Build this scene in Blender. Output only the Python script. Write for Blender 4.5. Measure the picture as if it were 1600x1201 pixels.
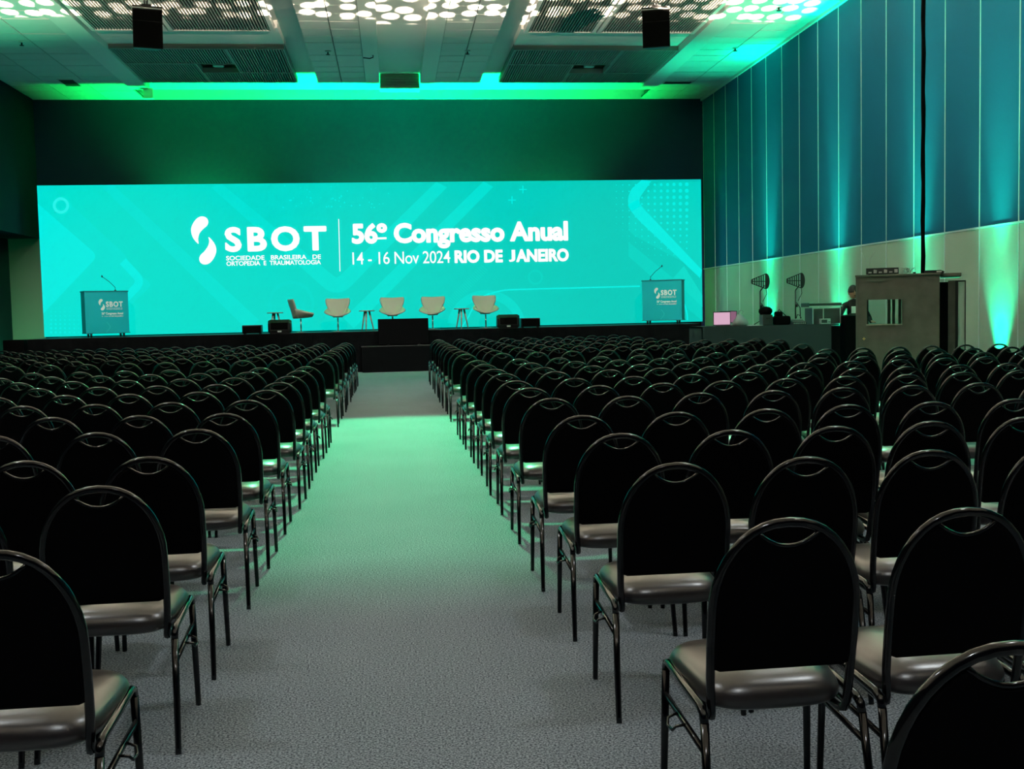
import bpy, bmesh, math, random
from mathutils import Vector, Matrix

random.seed(7)
scene = bpy.context.scene
COL = scene.collection
for o in list(bpy.data.objects):
    bpy.data.objects.remove(o)

# ------------------------------------------------------------------ camera
CAM_H = 1.47
FPX, YAW, PITCH, ROLL = 1713.8, 0.10716, 0.06514, -0.02231
_F = Vector((math.sin(YAW) * math.cos(PITCH), math.cos(YAW) * math.cos(PITCH), -math.sin(PITCH)))
_R = Vector((math.cos(YAW), -math.sin(YAW), 0))
_U = _R.cross(_F)
_R, _U = (math.cos(ROLL) * _R + math.sin(ROLL) * _U), (-math.sin(ROLL) * _R + math.cos(ROLL) * _U)
cam_d = bpy.data.cameras.new('camera')
cam_d.sensor_fit = 'HORIZONTAL'
cam_d.sensor_width = 36.0
cam_d.lens = FPX / 1600 * 36.0
cam_d.clip_start = 0.05
cam_d.clip_end = 200
cam = bpy.data.objects.new('camera', cam_d)
m = Matrix((_R, _U, -_F)).transposed().to_4x4()
m.translation = Vector((0, 0, CAM_H))
cam.matrix_world = m
COL.objects.link(cam)
scene.camera = cam

def ray(px, py):
    return _F + _R * ((px - 800) / FPX) - _U * ((py - 600.5) / FPX)
def at(px, py, Y):                       # the point of the plane at depth Y that a measured pixel falls on
    v = ray(px, py); t = Y / v.y
    return Vector((v.x * t, Y, v.z * t + CAM_H))
def project(P):
    d = Vector(P) - Vector((0, 0, CAM_H)); z = d.dot(_F)
    return (800 + FPX * d.dot(_R) / z, 600.5 - FPX * d.dot(_U) / z, z)

# ------------------------------------------------------------------ world, exposure
w = bpy.data.worlds.new('world'); scene.world = w
w.use_nodes = True
w.node_tree.nodes['Background'].inputs[0].default_value = (0.02, 0.025, 0.03, 1)
w.node_tree.nodes['Background'].inputs[1].default_value = 0.3
scene.view_settings.view_transform = 'Standard'
scene.view_settings.look = 'None'
scene.view_settings.gamma = 1.0
scene.view_settings.exposure = 0.0
scene.view_settings.use_curve_mapping = False

# ------------------------------------------------------------------ lights
def light(name, kind, loc, power, color, target=None, size=0.1, spot=None, blend=0.3):
    d = bpy.data.lights.new(name, kind)
    d.energy = power; d.color = color
    if kind == 'AREA':
        d.shape = 'DISK'; d.size = size
    else:
        d.shadow_soft_size = size
    if kind == 'SPOT':
        d.spot_size = math.radians(spot); d.spot_blend = blend
    o = bpy.data.objects.new(name, d); COL.objects.link(o)
    o.location = loc
    if target is not None:
        o.rotation_euler = (Vector(target) - Vector(loc)).to_track_quat('-Z', 'Y').to_euler()
    return o

ZC, ZH = 7.83, 8.10            # dropped ceiling and the recess above it
GREEN = (0.0, 1.0, 0.42)
TEAL = (0.0, 1.0, 0.47)
WARM = (1.0, 0.82, 0.62)

# green LED battens standing behind the LED wall, washing the back wall and the cove
for x, p, c in ((-5.3, 5600, (0, 1, .13)), (-0.9, 4400, (0, 1, .22)), (1.6, 5200, (0, 1, .24)), (4.6, 4400, (0, 1, .14))):
    light('back_wall_uplight', 'SPOT', (x, 32.45, 2.75), p, c, (x * .93, 32.2, 8.1), .12, 96, .9)
# teal uplights on the floor along the side walls
for y, p in ((27.0, 1.0), (22.7, 1.0), (19.0, 1.0), (16.4, 1.0), (13.2, 1.0)):
    light('side_wall_uplight', 'SPOT', (9.36, y, .15), 1500 * p, TEAL, (9.44, y, 8.0), .05, 46, 1.0)
    light('side_ceiling_fill', 'SPOT', (8.9, y, .15), 1700 * p, TEAL, (8.75, y + .3, 8.0), .05, 44, 1.0)  # added lamp beside each uplight, brightens its spill on the ceiling
    light('side_wall_uplight_narrow', 'SPOT', (9.05, y, .15), 6500 * p, TEAL, (9.50, y, 8.0), .05, 21, 1.0)
for y, p in ((29.6, 500), (23.0, 1800), (15.0, 1800)):
    light('opposite_wall_uplight', 'SPOT', (-9.2, y, .15), p, TEAL, (-9.0, y, 7.8), .06, 60, 1.0)
# green wash from the ceiling over the middle of the audience
light('recess_green_fill', 'SPOT', (-10.2, 31.0, .2), 120, (0, 1, .35), (-10.4, 33, 1.6), .06, 90, 1.0)  # added lamp: greens the recess wall in place of spill from behind the screen
for x, p in ((-5.6, 4300), (0.0, 8800), (5.6, 4300)):
    light('green_wash', 'SPOT', (x, 15.65, 7.6), p, (.10, 1.0, .40), (x, 12.15, 0), .10, 59, .34)
# house downlights over the back rows
for x, y, p in ((-4.5, 4.0, 400), (4.5, 4.0, 400), (-4.5, 9.5, 180), (4.5, 9.5, 180), (0.0, -2.0, 380)):
    light('house_downlight', 'SPOT', (x, y, 7.6), p, (.90, .97, 1.0), (x, y, 0), .25, 120, .8)
for x, y, p in ((-5.0, 19.5, 220), (5.0, 19.5, 220), (0.2, 24.5, 620)):
    light('front_floor_fill', 'SPOT', (x, y, 7.6), p, (.50, 1.0, .95), (x, y, 0), .35, 90, .8)  # added fill lamps, tinted teal to colour the far floor
# warm white stage front light
for x in (-6.5, 0.0, 6.5):
    light('stage_spot', 'SPOT', (x, 20.0, 7.3), 2500, (1.0, .96, .86), (x * 1.05, 30.3, 1.9), .10, 40, .7)

UPSIGN = 1.0
# perforated chandeliers above the frame: they throw round spots of warm light on the ceiling
def dotted_lamp(name, loc, power, xmin, xmax, ymin, ymax, fade):
    d = bpy.data.lights.new(name, 'POINT'); d.energy = power; d.color = WARM; d.shadow_soft_size = .01
    d.use_nodes = True
    nt = d.node_tree; nd = nt.nodes; lk = nt.links
    em = nd['Emission']
    tc = nd.new('ShaderNodeTexCoord'); sp = nd.new('ShaderNodeSeparateXYZ'); lk.new(tc.outputs['Normal'], sp.inputs[0])
    def M(op, a, b=None, clamp=False):
        n = nd.new('ShaderNodeMath'); n.operation = op; n.use_clamp = clamp
        for i, v in enumerate((a, b)):
            if v is None: continue
            if isinstance(v, (int, float)): n.inputs[i].default_value = v
            else: lk.new(v, n.inputs[i])
        return n.outputs[0]
    h = ZC - loc[2]
    zz = M('MAXIMUM', M('MULTIPLY', sp.outputs[2], UPSIGN), 1e-3)
    X = M('ADD', M('MULTIPLY', M('DIVIDE', M('MULTIPLY', sp.outputs[0], UPSIGN), zz), h), loc[0])
    Y = M('ADD', M('MULTIPLY', M('DIVIDE', M('MULTIPLY', sp.outputs[1], UPSIGN), zz), h), loc[1])
    comp = M('DIVIDE', 1.0, M('POWER', zz, 3.0))
    cb = nd.new('ShaderNodeCombineXYZ'); lk.new(X, cb.inputs[0]); lk.new(M('MULTIPLY', Y, .72), cb.inputs[1])
    vo = nd.new('ShaderNodeTexVoronoi'); vo.feature = 'F1'; vo.voronoi_dimensions = '2D'
    vo.inputs['Scale'].default_value = 2.35; vo.inputs['Randomness'].default_value = .5
    lk.new(cb.outputs[0], vo.inputs['Vector'])
    dot = M('MULTIPLY', M('SUBTRACT', .40, vo.outputs['Distance']), 14.0, True)
    yedge = M('MULTIPLY', M('SUBTRACT', ymax, Y), 6.0, True)
    ysoft = M('POWER', M('MULTIPLY', M('SUBTRACT', ymax + fade, Y), 1.0 / fade, True), 2.0)
    dot = M('ADD', M('MULTIPLY', dot, yedge), M('MULTIPLY', ysoft, .040))
    ylow = M('MULTIPLY', M('SUBTRACT', Y, ymin), 3.0, True)
    xl = M('MULTIPLY', M('SUBTRACT', X, xmin), 3.0, True)
    xh = M('MULTIPLY', M('SUBTRACT', xmax, X), 3.0, True)
    up = M('GREATER_THAN', M('MULTIPLY', sp.outputs[2], UPSIGN), .02)
    v = dot
    for k in (comp, ylow, xl, xh, up): v = M('MULTIPLY', v, k)
    lk.new(v, em.inputs['Strength'])
    o = bpy.data.objects.new(name, d); COL.objects.link(o); o.location = loc
    return o
for x, x0, x1 in ((-6.4, -9.75, -3.0), (.4, -3.15, 3.95), (6.6, 3.8, 9.3)):
    dotted_lamp('perforated_chandelier_light', (x, 18.4, 6.72), 340, x0, x1, 12.0, 24.25, 2.4)
    dotted_lamp('perforated_chandelier_light', (x, 6.0, 5.25), 580, x0, x1, -3.0, 12.1, .3)

# ------------------------------------------------------------------ materials
def srgb(r, g, b):
    f = lambda c: ((c / 255 + .055) / 1.055) ** 2.4 if c > 10 else c / 255 / 12.92
    return (f(r), f(g), f(b), 1)
def mat(name, col, rough=.6, metal=0.0, spec=.5, noise=None, bump=None, emit=None, estr=1.0, vary=.12):
    M = bpy.data.materials.new(name); M.use_nodes = True
    nt = M.node_tree; b = nt.nodes['Principled BSDF']
    b.inputs['Base Color'].default_value = col if len(col) == 4 else (*col, 1)
    b.inputs['Roughness'].default_value = rough
    b.inputs['Metallic'].default_value = metal
    b.inputs['Specular IOR Level'].default_value = spec
    if emit is not None:
        b.inputs['Emission Color'].default_value = emit if len(emit) == 4 else (*emit, 1)
        b.inputs['Emission Strength'].default_value = estr
    if noise or bump:
        tc = nt.nodes.new('ShaderNodeTexCoord'); n = nt.nodes.new('ShaderNodeTexNoise')
        n.inputs['Scale'].default_value = noise or bump[0]; n.inputs['Detail'].default_value = 4
        nt.links.new(tc.outputs['Object'], n.inputs['Vector'])
        if noise:
            r = nt.nodes.new('ShaderNodeValToRGB')
            c = b.inputs['Base Color'].default_value[:]
            r.color_ramp.elements[0].position = .3; r.color_ramp.elements[1].position = .7
            r.color_ramp.elements[0].color = (*[k * (1 - vary) for k in c[:3]], 1)
            r.color_ramp.elements[1].color = (*[k * (1 + vary) for k in c[:3]], 1)
            nt.links.new(n.outputs['Fac'], r.inputs[0]); nt.links.new(r.outputs[0], b.inputs['Base Color'])
        if bump:
            n2 = nt.nodes.new('ShaderNodeTexNoise'); n2.inputs['Scale'].default_value = bump[0]
            nt.links.new(tc.outputs['Object'], n2.inputs['Vector'])
            bp = nt.nodes.new('ShaderNodeBump'); bp.inputs['Strength'].default_value = bump[1]; bp.inputs['Distance'].default_value = bump[2]
            nt.links.new(n2.outputs['Fac'], bp.inputs['Height']); nt.links.new(bp.outputs[0], b.inputs['Normal'])
    return M

MT = {}
MT['panel_black'] = mat('black_back_fabric', (.0022, .0022, .0027), 1.0, spec=.06)
MT['frame_black'] = mat('black_enamel_tube', (.003, .003, .0035), .11, spec=.45)
MT['vinyl'] = mat('dark_seat_vinyl', (.022, .018, .018), .29, spec=1.0, bump=(220, .08, .002))
MT['carpet'] = None
MT['ceil'] = mat('ceiling_paint', (.72, .72, .70), .8, spec=.2, noise=.6, vary=.04)
MT['tile'] = mat('ceiling_tile', (.62, .63, .61), .85, spec=.2, noise=1.2, vary=.06)
MT['beam'] = mat('ceiling_beam_paint', (.74, .73, .70), .7, spec=.3)
MT['grille'] = mat('grey_grille_slat', (.30, .30, .28), .6)
MT['grille_dark'] = mat('dark_grille_back', (.020, .022, .022), .8)
MT['wall_dark'] = mat('dark_back_wall', (.022, .034, .080), .9, spec=.04, noise=.5, vary=.08)
MT['wall_left'] = mat('dark_side_wall', (.012, .026, .036), .9, spec=.05)
MT['blue'] = mat('blue_wall_panel', (.010, .115, .225), .7, spec=.08, noise=.7, vary=.06)
MT['beige'] = mat('beige_wall_panel', (.40, .50, .43), .7, spec=.1, noise=.7, vary=.05)
MT['joint'] = mat('white_joint_strip', (.72, .80, .82), .5)
MT['wall_beige_back'] = mat('beige_lower_wall', (.15, .18, .14), .7)
MT['stage_cloth'] = mat('black_stage_cloth', (.0035, .004, .0045), .95, spec=.03, noise=6, vary=.2)
MT['stage_floor'] = mat('black_stage_floor', (.012, .012, .013), .5, spec=.3)
MT['black'] = mat('black_plastic', (.005, .005, .0055), .45)
MT['black_matte'] = mat('black_matte', (.0025, .0025, .003), .9, spec=.04)
MT['grille_black'] = mat('black_speaker_grille', (.002, .002, .002), .9, spec=.05, bump=(400, .3, .002))
MT['ivory'] = mat('ivory_upholstery', (.40, .40, .33), .6, spec=.3, bump=(60, .08, .004))
MT['chrome'] = mat('brushed_steel', (.55, .55, .55), .25, metal=1.0)
MT['wood'] = mat('grey_wood', (.30, .28, .23), .55, noise=9, vary=.25)
MT['lect'] = mat('teal_print', (.0, .46, .54), .45, spec=.3)
MT['lect_light'] = mat('light_teal_print', (.02, .56, .62), .45, spec=.3)
MT['lect_side'] = mat('dark_teal_panel', (.0, .22, .26), .5)
MT['print_white'] = mat('white_print', (.90, .95, .95), .5)
MT['booth'] = mat('grey_booth_carpet', (.115, .105, .092), .95, spec=.1, noise=5, bump=(150, .4, .004), vary=.14)
MT['booth_in'] = mat('booth_inside', (.10, .09, .08), .9)
MT['board'] = mat('pale_door_board', (.60, .68, .60), .5)
MT['desk_cloth'] = mat('dark_teal_desk_cloth', (.030, .055, .058), .9, spec=.1)
MT['alu'] = mat('aluminium_edge', (.62, .64, .63), .35, metal=.8)
MT['case'] = mat('dark_case_panel', (.03, .04, .04), .5)
MT['grey_bag'] = mat('pale_grey_fabric', (.32, .36, .36), .8)
MT['skin'] = mat('skin', (.30, .17, .11), .55)
MT['hair'] = mat('black_hair', (.006, .005, .005), .6)
MT['shirt'] = mat('black_shirt', (.006, .006, .007), .85)
MT['trouser'] = mat('dark_trousers', (.010, .010, .014), .85)
MT['paper'] = mat('white_paper', (.8, .8, .8), .6)
MT['gold'] = mat('gold_glint', (.85, .55, .25), .35, metal=.6)
MT['rack_face'] = mat('rack_face', (.02, .03, .03), .4)
MT['pale_metal'] = mat('pale_metal', (.6, .62, .6), .4, metal=.4)
MT['glass'] = None
g = bpy.data.materials.new('window_glass'); g.use_nodes = True
gb = g.node_tree.nodes['Principled BSDF']
gb.inputs['Base Color'].default_value = (.9, 1, .97, 1); gb.inputs['Roughness'].default_value = .03
gb.inputs['Transmission Weight'].default_value = 1.0; gb.inputs['IOR'].default_value = 1.0 + 1e-3
gb.inputs['Specular IOR Level'].default_value = .5
MT['glass'] = g

def emissive(name, col, s=1.0):
    M = bpy.data.materials.new(name); M.use_nodes = True
    nt = M.node_tree; b = nt.nodes['Principled BSDF']
    b.inputs['Base Color'].default_value = (.01, .01, .01, 1); b.inputs['Roughness'].default_value = .9
    b.inputs['Specular IOR Level'].default_value = 0
    b.inputs['Emission Color'].default_value = col; b.inputs['Emission Strength'].default_value = s
    return M
MT['e_white'] = emissive('screen_white', (1, 1, 1, 1), 1.05)
MT['e_light'] = emissive('screen_light_teal', srgb(0, 236, 226))
MT['e_light2'] = emissive('screen_pale_teal', srgb(40, 240, 230))
MT['e_mid'] = emissive('screen_mid_teal', srgb(0, 226, 212))
MT['e_faint'] = emissive('screen_faint_teal', srgb(6, 218, 202))
MT['e_ring'] = emissive('screen_ring_teal', srgb(0, 220, 206))
MT['e_right'] = emissive('screen_right_teal', srgb(0, 212, 197))
# the LED picture's ground colour: bright at one end, deeper towards the other
M = emissive('screen_ground', srgb(0, 221, 205)); nt = M.node_tree; b = nt.nodes['Principled BSDF']
tc = nt.nodes.new('ShaderNodeTexCoord'); sp = nt.nodes.new('ShaderNodeSeparateXYZ'); nt.links.new(tc.outputs['Object'], sp.inputs[0])
mr = nt.nodes.new('ShaderNodeMapRange'); mr.inputs[1].default_value = -9.5; mr.inputs[2].default_value = 6.0
nt.links.new(sp.outputs[0], mr.inputs[0])
cr = nt.nodes.new('ShaderNodeValToRGB'); cr.color_ramp.elements[0].color = srgb(0, 226, 208); cr.color_ramp.elements[1].color = srgb(0, 203, 188)
e2 = cr.color_ramp.elements.new(.45); e2.color = srgb(0, 218, 203)
nt.links.new(mr.outputs[0], cr.inputs[0]); nt.links.new(cr.outputs[0], b.inputs['Emission Color'])
MT['e_ground'] = M
MT['e_pink'] = emissive('laptop_picture', srgb(225, 180, 205), .9)
MT['e_pink2'] = emissive('laptop_picture_dark', srgb(150, 105, 130), .8)
MT['e_warm'] = emissive('warm_glint', (1, .75, .45, 1), 1.2)

# carpet: short blue-grey pile
M = bpy.data.materials.new('blue_grey_carpet'); M.use_nodes = True; nt = M.node_tree; b = nt.nodes['Principled BSDF']
b.inputs['Roughness'].default_value = .95; b.inputs['Specular IOR Level'].default_value = .1
tc = nt.nodes.new('ShaderNodeTexCoord')
n1 = nt.nodes.new('ShaderNodeTexNoise'); n1.inputs['Scale'].default_value = 125; n1.inputs['Detail'].default_value = 3; n1.inputs['Roughness'].default_value = .7
n2 = nt.nodes.new('ShaderNodeTexNoise'); n2.inputs['Scale'].default_value = 1.4; n2.inputs['Detail'].default_value = 3
r1 = nt.nodes.new('ShaderNodeValToRGB'); r1.color_ramp.elements[0].position = .38; r1.color_ramp.elements[1].position = .62
r1.color_ramp.elements[0].color = (.025, .033, .045, 1); r1.color_ramp.elements[1].color = (.30, .35, .39, 1)
r2 = nt.nodes.new('ShaderNodeValToRGB'); r2.color_ramp.elements[0].color = (.86, .86, .86, 1); r2.color_ramp.elements[1].color = (1.1, 1.1, 1.1, 1)
mx = nt.nodes.new('ShaderNodeMixRGB'); mx.blend_type = 'MULTIPLY'; mx.inputs[0].default_value = 1
for n in (n1, n2): nt.links.new(tc.outputs['Object'], n.inputs['Vector'])
nt.links.new(n1.outputs['Fac'], r1.inputs[0]); nt.links.new(n2.outputs['Fac'], r2.inputs[0])
nt.links.new(r1.outputs[0], mx.inputs[1]); nt.links.new(r2.outputs[0], mx.inputs[2]); nt.links.new(mx.outputs[0], b.inputs['Base Color'])
bp = nt.nodes.new('ShaderNodeBump'); bp.inputs['Strength'].default_value = .25; bp.inputs['Distance'].default_value = .004
nt.links.new(n1.outputs['Fac'], bp.inputs['Height']); nt.links.new(bp.outputs[0], b.inputs['Normal'])
MT['carpet'] = M

# ------------------------------------------------------------------ mesh helpers
class MB:
    def __init__(s): s.v = []; s.f = []; s.m = []; s.s = []
    def add(s, vs, fs, mi=0, smooth=False):
        k = len(s.v); s.v += [tuple(v) for v in vs]
        for f in fs:
            s.f.append([i + k for i in f]); s.m.append(mi); s.s.append(smooth)
        return s
    def box(s, x0, x1, y0, y1, z0, z1, mi=0, bev=0.0):
        if bev <= 0:
            vs = [(x, y, z) for z in (z0, z1) for y in (y0, y1) for x in (x0, x1)]
            return s.add(vs, [(0, 2, 3, 1), (4, 5, 7, 6), (0, 1, 5, 4), (2, 6, 7, 3), (0, 4, 6, 2), (1, 3, 7, 5)], mi)
        bm = bmesh.new(); bmesh.ops.create_cube(bm, size=1)
        for v in bm.verts:
            v.co = Vector(((x0 + x1) / 2 + v.co.x * (x1 - x0), (y0 + y1) / 2 + v.co.y * (y1 - y0), (z0 + z1) / 2 + v.co.z * (z1 - z0)))
        bmesh.ops.bevel(bm, geom=bm.edges[:], offset=bev, segments=2, affect='EDGES', profile=.5)
        bm.verts.index_update()
        s.add([v.co[:] for v in bm.verts], [[v.index for v in f.verts] for f in bm.faces], mi); bm.free(); return s
    def tube(s, pts, r, n=8, mi=0, closed=False, r2=None, smooth=True, up=None):
        pts = [Vector(p) for p in pts]; N = len(pts); rings = []
        rs = r if isinstance(r, (list, tuple)) else [r] * N
        prev = None
        for i, p in enumerate(pts):
            if closed: t = pts[(i + 1) % N] - pts[i - 1]
            else: t = pts[min(i + 1, N - 1)] - pts[max(i - 1, 0)]
            t.normalize()
            if prev is None:
                a = Vector(up) if up else (Vector((0, 0, 1)) if abs(t.z) < .9 else Vector((1, 0, 0)))
                u = (a - t * a.dot(t)).normalized()
            else:
                u = (prev - t * prev.dot(t)).normalized()
            prev = u; v = t.cross(u)
            q = (r2 if r2 else rs[i])
            rings.append([p + u * (math.cos(2 * math.pi * k / n) * rs[i]) + v * (math.sin(2 * math.pi * k / n) * q) for k in range(n)])
        vs = [c for ring in rings for c in ring]; fs = []
        for i in range(N if closed else N - 1):
            a, b2 = i * n, ((i + 1) % N) * n
            for k in range(n):
                fs.append((a + k, a + (k + 1) % n, b2 + (k + 1) % n, b2 + k))
        s.add(vs, fs, mi, smooth)
        if not closed:
            k = len(s.v) - len(vs)
            s.f.append([k + i for i in range(n)][::-1]); s.m.append(mi); s.s.append(False)
            e = k + (N - 1) * n
            s.f.append([e + i for i in range(n)]); s.m.append(mi); s.s.append(False)
        return s
    def rings(s, rings, mi=0, cap0=True, cap1=True, smooth=True):
        n = len(rings[0]); k = len(s.v); vs = [c for r in rings for c in r]; fs = []
        for i in range(len(rings) - 1):
            for j in range(n):
                fs.append((i * n + j, i * n + (j + 1) % n, (i + 1) * n + (j + 1) % n, (i + 1) * n + j))
        s.add(vs, fs, mi, smooth)
        if cap0: s.f.append([k + j for j in range(n)][::-1]); s.m.append(mi); s.s.append(False)
        if cap1: s.f.append([k + (len(rings) - 1) * n + j for j in range(n)]); s.m.append(mi); s.s.append(smooth)
        return s
    def lathe(s, prof, c=(0, 0, 0), n=20, mi=0, smooth=True):
        R = [[(c[0] + r * math.cos(2 * math.pi * k / n), c[1] + r * math.sin(2 * math.pi * k / n), c[2] + z) for k in range(n)] for r, z in prof]
        return s.rings(R, mi, True, True, smooth)
    def prism(s, poly, f0, f1, mi=0):           # poly in 2D; f0, f1 map a 2D point to the two faces
        n = len(poly)
        vs = [f0(*p) for p in poly] + [f1(*p) for p in poly]
        fs = [tuple(range(n))[::-1], tuple(range(n, 2 * n))] + [(i, (i + 1) % n, n + (i + 1) % n, n + i) for i in range(n)]
        return s.add(vs, fs, mi)
    def mesh(s, name, mats):
        me = bpy.data.meshes.new(name)
        me.from_pydata(s.v, [], s.f)
        for x in (mats if isinstance(mats, (list, tuple)) else [mats]): me.materials.append(MT[x] if isinstance(x, str) else x)
        me.polygons.foreach_set('material_index', s.m); me.polygons.foreach_set('use_smooth', s.s)
        bm = bmesh.new(); bm.from_mesh(me); bmesh.ops.recalc_face_normals(bm, faces=bm.faces); bm.to_mesh(me); bm.free()
        me.update(); return me
    def build(s, name, mats, parent=None, **kw):
        return obj(name, s.mesh(name, mats), parent, **kw)

def obj(name, me, parent=None, loc=None, rot=None, kind=None):
    o = bpy.data.objects.new(name, me); COL.objects.link(o)
    if parent is not None: o.parent = parent
    if loc is not None: o.location = loc
    if rot is not None: o.rotation_euler = rot
    if kind: o['kind'] = kind
    return o
def tag(o, label, cat, group=None):
    o['label'] = label; o['category'] = cat
    if group: o['group'] = group
    return o
def thing(name, label, cat, loc=(0, 0, 0), rz=0.0, group=None):
    o = bpy.data.objects.new(name, None); COL.objects.link(o); o.empty_display_size = .1
    o.location = loc; o.rotation_euler = (0, 0, rz)
    return tag(o, label, cat, group)
def structure(o, label=None):
    o['kind'] = 'structure'
    if label: o['label'] = label
    return o
def catmull(P, n=6):
    out = []; N = len(P)
    for i in range(N):
        p0, p1, p2, p3 = [Vector(P[(i + k) % N]) for k in (-1, 0, 1, 2)]
        for j in range(n):
            t = j / n
            out.append(tuple(.5 * ((2 * p1) + (-p0 + p2) * t + (2 * p0 - 5 * p1 + 4 * p2 - p3) * t * t + (-p0 + 3 * p1 - 3 * p2 + p3) * t ** 3)))
    return out
def text_mesh(body, bold=0.0, spacing=1.0, extrude=0.0):
    cu = bpy.data.curves.new('lettering', 'FONT'); cu.body = body; cu.size = 1.0; cu.offset = bold
    cu.space_character = spacing; cu.extrude = extrude; cu.resolution_u = 4
    t = bpy.data.objects.new('lettering', cu); COL.objects.link(t)
    dg = bpy.context.evaluated_depsgraph_get(); dg.update()
    me = bpy.data.meshes.new_from_object(t.evaluated_get(dg))
    bpy.data.objects.remove(t); bpy.data.curves.remove(cu)
    return me
def lettering(body, x0, x1, zb, zt, y, matname, parent, name='lettering', bold=0.0, spacing=1.0, cap=None):
    """Lettering in the XZ plane fitted between x0..x1; zb..zt is baseline to cap height."""
    extra = max(0.0, bold - .024); bold = min(bold, .024)
    me = text_mesh(body, bold, spacing)
    xs = [v.co.x for v in me.vertices]
    capme = text_mesh('H', bold); zs = [v.co.y for v in capme.vertices]; c0, c1 = min(zs), max(zs)
    a, bx = min(xs), max(xs)
    for v in me.vertices:
        X = x0 + (v.co.x - a) / (bx - a) * (x1 - x0); Z = zb + (v.co.y - c0) / (c1 - c0) * (zt - zb)
        v.co = (X, y, Z)
    if extra > 0:
        k = (zt - zb) / (c1 - c0) * extra
        bm = bmesh.new()
        for i, (dx, dz) in enumerate(((0, 0), (k, 0), (-k, 0), (0, k), (0, -k), (.7 * k, .7 * k), (-.7 * k, .7 * k), (.7 * k, -.7 * k), (-.7 * k, -.7 * k))):
            n0 = len(bm.verts); bm.from_mesh(me); bm.verts.ensure_lookup_table()
            for v in bm.verts[n0:]: v.co += Vector((dx, -.0004 * i, dz))
        bm.to_mesh(me); bm.free()
    me.materials.clear(); me.materials.append(MT[matname])
    me.name = name
    return obj(name, me, parent)

def letter_j(x0, x1, zb, zt, y, matname, parent, bold):
    me = text_mesh('J', bold); xs = [v.co.x for v in me.vertices]; zs = [v.co.y for v in me.vertices]
    for v in me.vertices:
        v.co = (x0 + (v.co.x - min(xs)) / (max(xs) - min(xs)) * (x1 - x0), y, zb + (v.co.y - min(zs)) / (max(zs) - min(zs)) * (zt - zb))
    me.materials.clear(); me.materials.append(MT[matname])
    return obj('lettering', me, parent)

# ------------------------------------------------------------------ room shell
XL, XR, YB, YN = -10.0, 9.55, 33.0, -7.0
XREC = -10.87
fl = MB().box(-12, XR + .2, YN - .2, YB + .2, -.12, 0).build('floor', 'carpet'); structure(fl, 'short-pile blue grey carpet')
# ---- back wall
wb = MB().box(-12, XR + .2, YB, YB + .2, 0, ZH).build('wall_back', 'wall_dark'); structure(wb, 'dark wall behind the LED wall')
MB().box(XL, XR, YB - .06, YB, ZC, ZH).build('bulkhead', 'ceil', wb)
MB().box(-11.3, -8.6, YB - .03, YB, 0, 3.9).build('lower_panel', 'wall_beige_back', wb)
wn = MB().box(-12, XR + .2, YN - .2, YN, 0, ZH).build('wall_rear', 'wall_dark'); structure(wn)
# ---- left wall: dark upper bulkhead over a recess with a door
wl = MB().box(-12, XL, YN, YB, 3.9, ZH).build('wall_left', 'wall_left'); structure(wl, 'dark upper side wall over a recess')
MB().box(-12, XREC, YN, YB, 0, 3.9).build('recess_wall', 'wall_left', wl)
dr = MB().box(XREC - .02, XREC + .05, 28.2, 31.0, 0, 2.75).box(XREC + .05, XREC + .07, 28.35, 29.55, .05, 2.6).box(XREC + .05, XREC + .07, 29.65, 30.85, .05, 2.6).build('door_1', 'wall_beige_back')
structure(dr, 'double door in the side recess')
# ---- right wall with its panels and joint strips
wr = MB().box(XR + .02, XR + .2, YN, YB, 0, ZH).build('wall_right', 'joint'); structure(wr, 'side wall of blue panels over beige panels')
seams = [15.93 + 1.132 * k for k in range(-2, 16)]
up_me = MB().box(XR, XR + .05, .012, 1.120, 2.70, ZC - .02, bev=.004).mesh('upper_panel', 'blue')
lo_me = MB().box(XR, XR + .05, .012, 1.120, .10, 2.665, bev=.004).mesh('lower_panel', 'beige')
st_me = MB().box(XR - .006, XR + .03, -.011, .011, .1, ZC).mesh('joint_strip', 'joint')
for y in seams[:-1]:
    obj('upper_panel', up_me, wr, (0, y, 0)); obj('lower_panel', lo_me, wr, (0, y, 0))
    obj('joint_strip', st_me, wr, (0, y, 0))
MB().box(XR, XR + .05, YN, seams[0], 2.70, ZC).build('upper_panel', 'blue', wr)
MB().box(XR, XR + .05, YN, seams[0], .1, 2.665).build('lower_panel', 'beige', wr)
MB().box(XR - .012, XR + .03, YN, YB, 2.668, 2.697).build('band_strip', 'joint', wr)
tr = MB().box(XR - .03, XR + .02, YN, YB, 0, .10).build('baseboard_right', 'black'); structure(tr)
tr = MB().box(XR - .05, XR + .02, YN, YB, ZC - .07, ZC).build('trim_1', 'beam'); structure(tr, 'cornice strip at the top of the panelled wall')

# ---- ceiling
ce = MB().box(-12, XR + .2, YN - .2, YB + .2, ZH, ZH + .15).build('ceiling', 'ceil'); structure(ce, 'suspended hall ceiling with coffers and tiles')
YT = 30.65
def tiles(x0, x1, ncol, y0, y1, nrow, gap=.022):
    dx, dy = (x1 - x0) / ncol, (y1 - y0) / nrow
    me = MB().box(gap / 2, dx - gap / 2, gap / 2, dy - gap / 2, ZC, ZC + .04).mesh('ceiling_tile', 'tile')
    for i in range(ncol):
        for j in range(nrow):
            obj('ceiling_tile', me, ce, (x0 + i * dx, y0 + j * dy, random.uniform(-.004, .004)))
    MB().box(x0, x1, y0, y1, ZC + .045, ZC + .07).build('tile_backing', 'grille_dark', ce)
    MB().box(x0, x1, YN, y0, ZC, ZC + .05).build('ceiling_board', 'tile', ce)
tiles(XL, -6.90, 3, 20.0, YB, 21)
tiles(7.65, XR, 2, 20.0, YB, 21)
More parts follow.
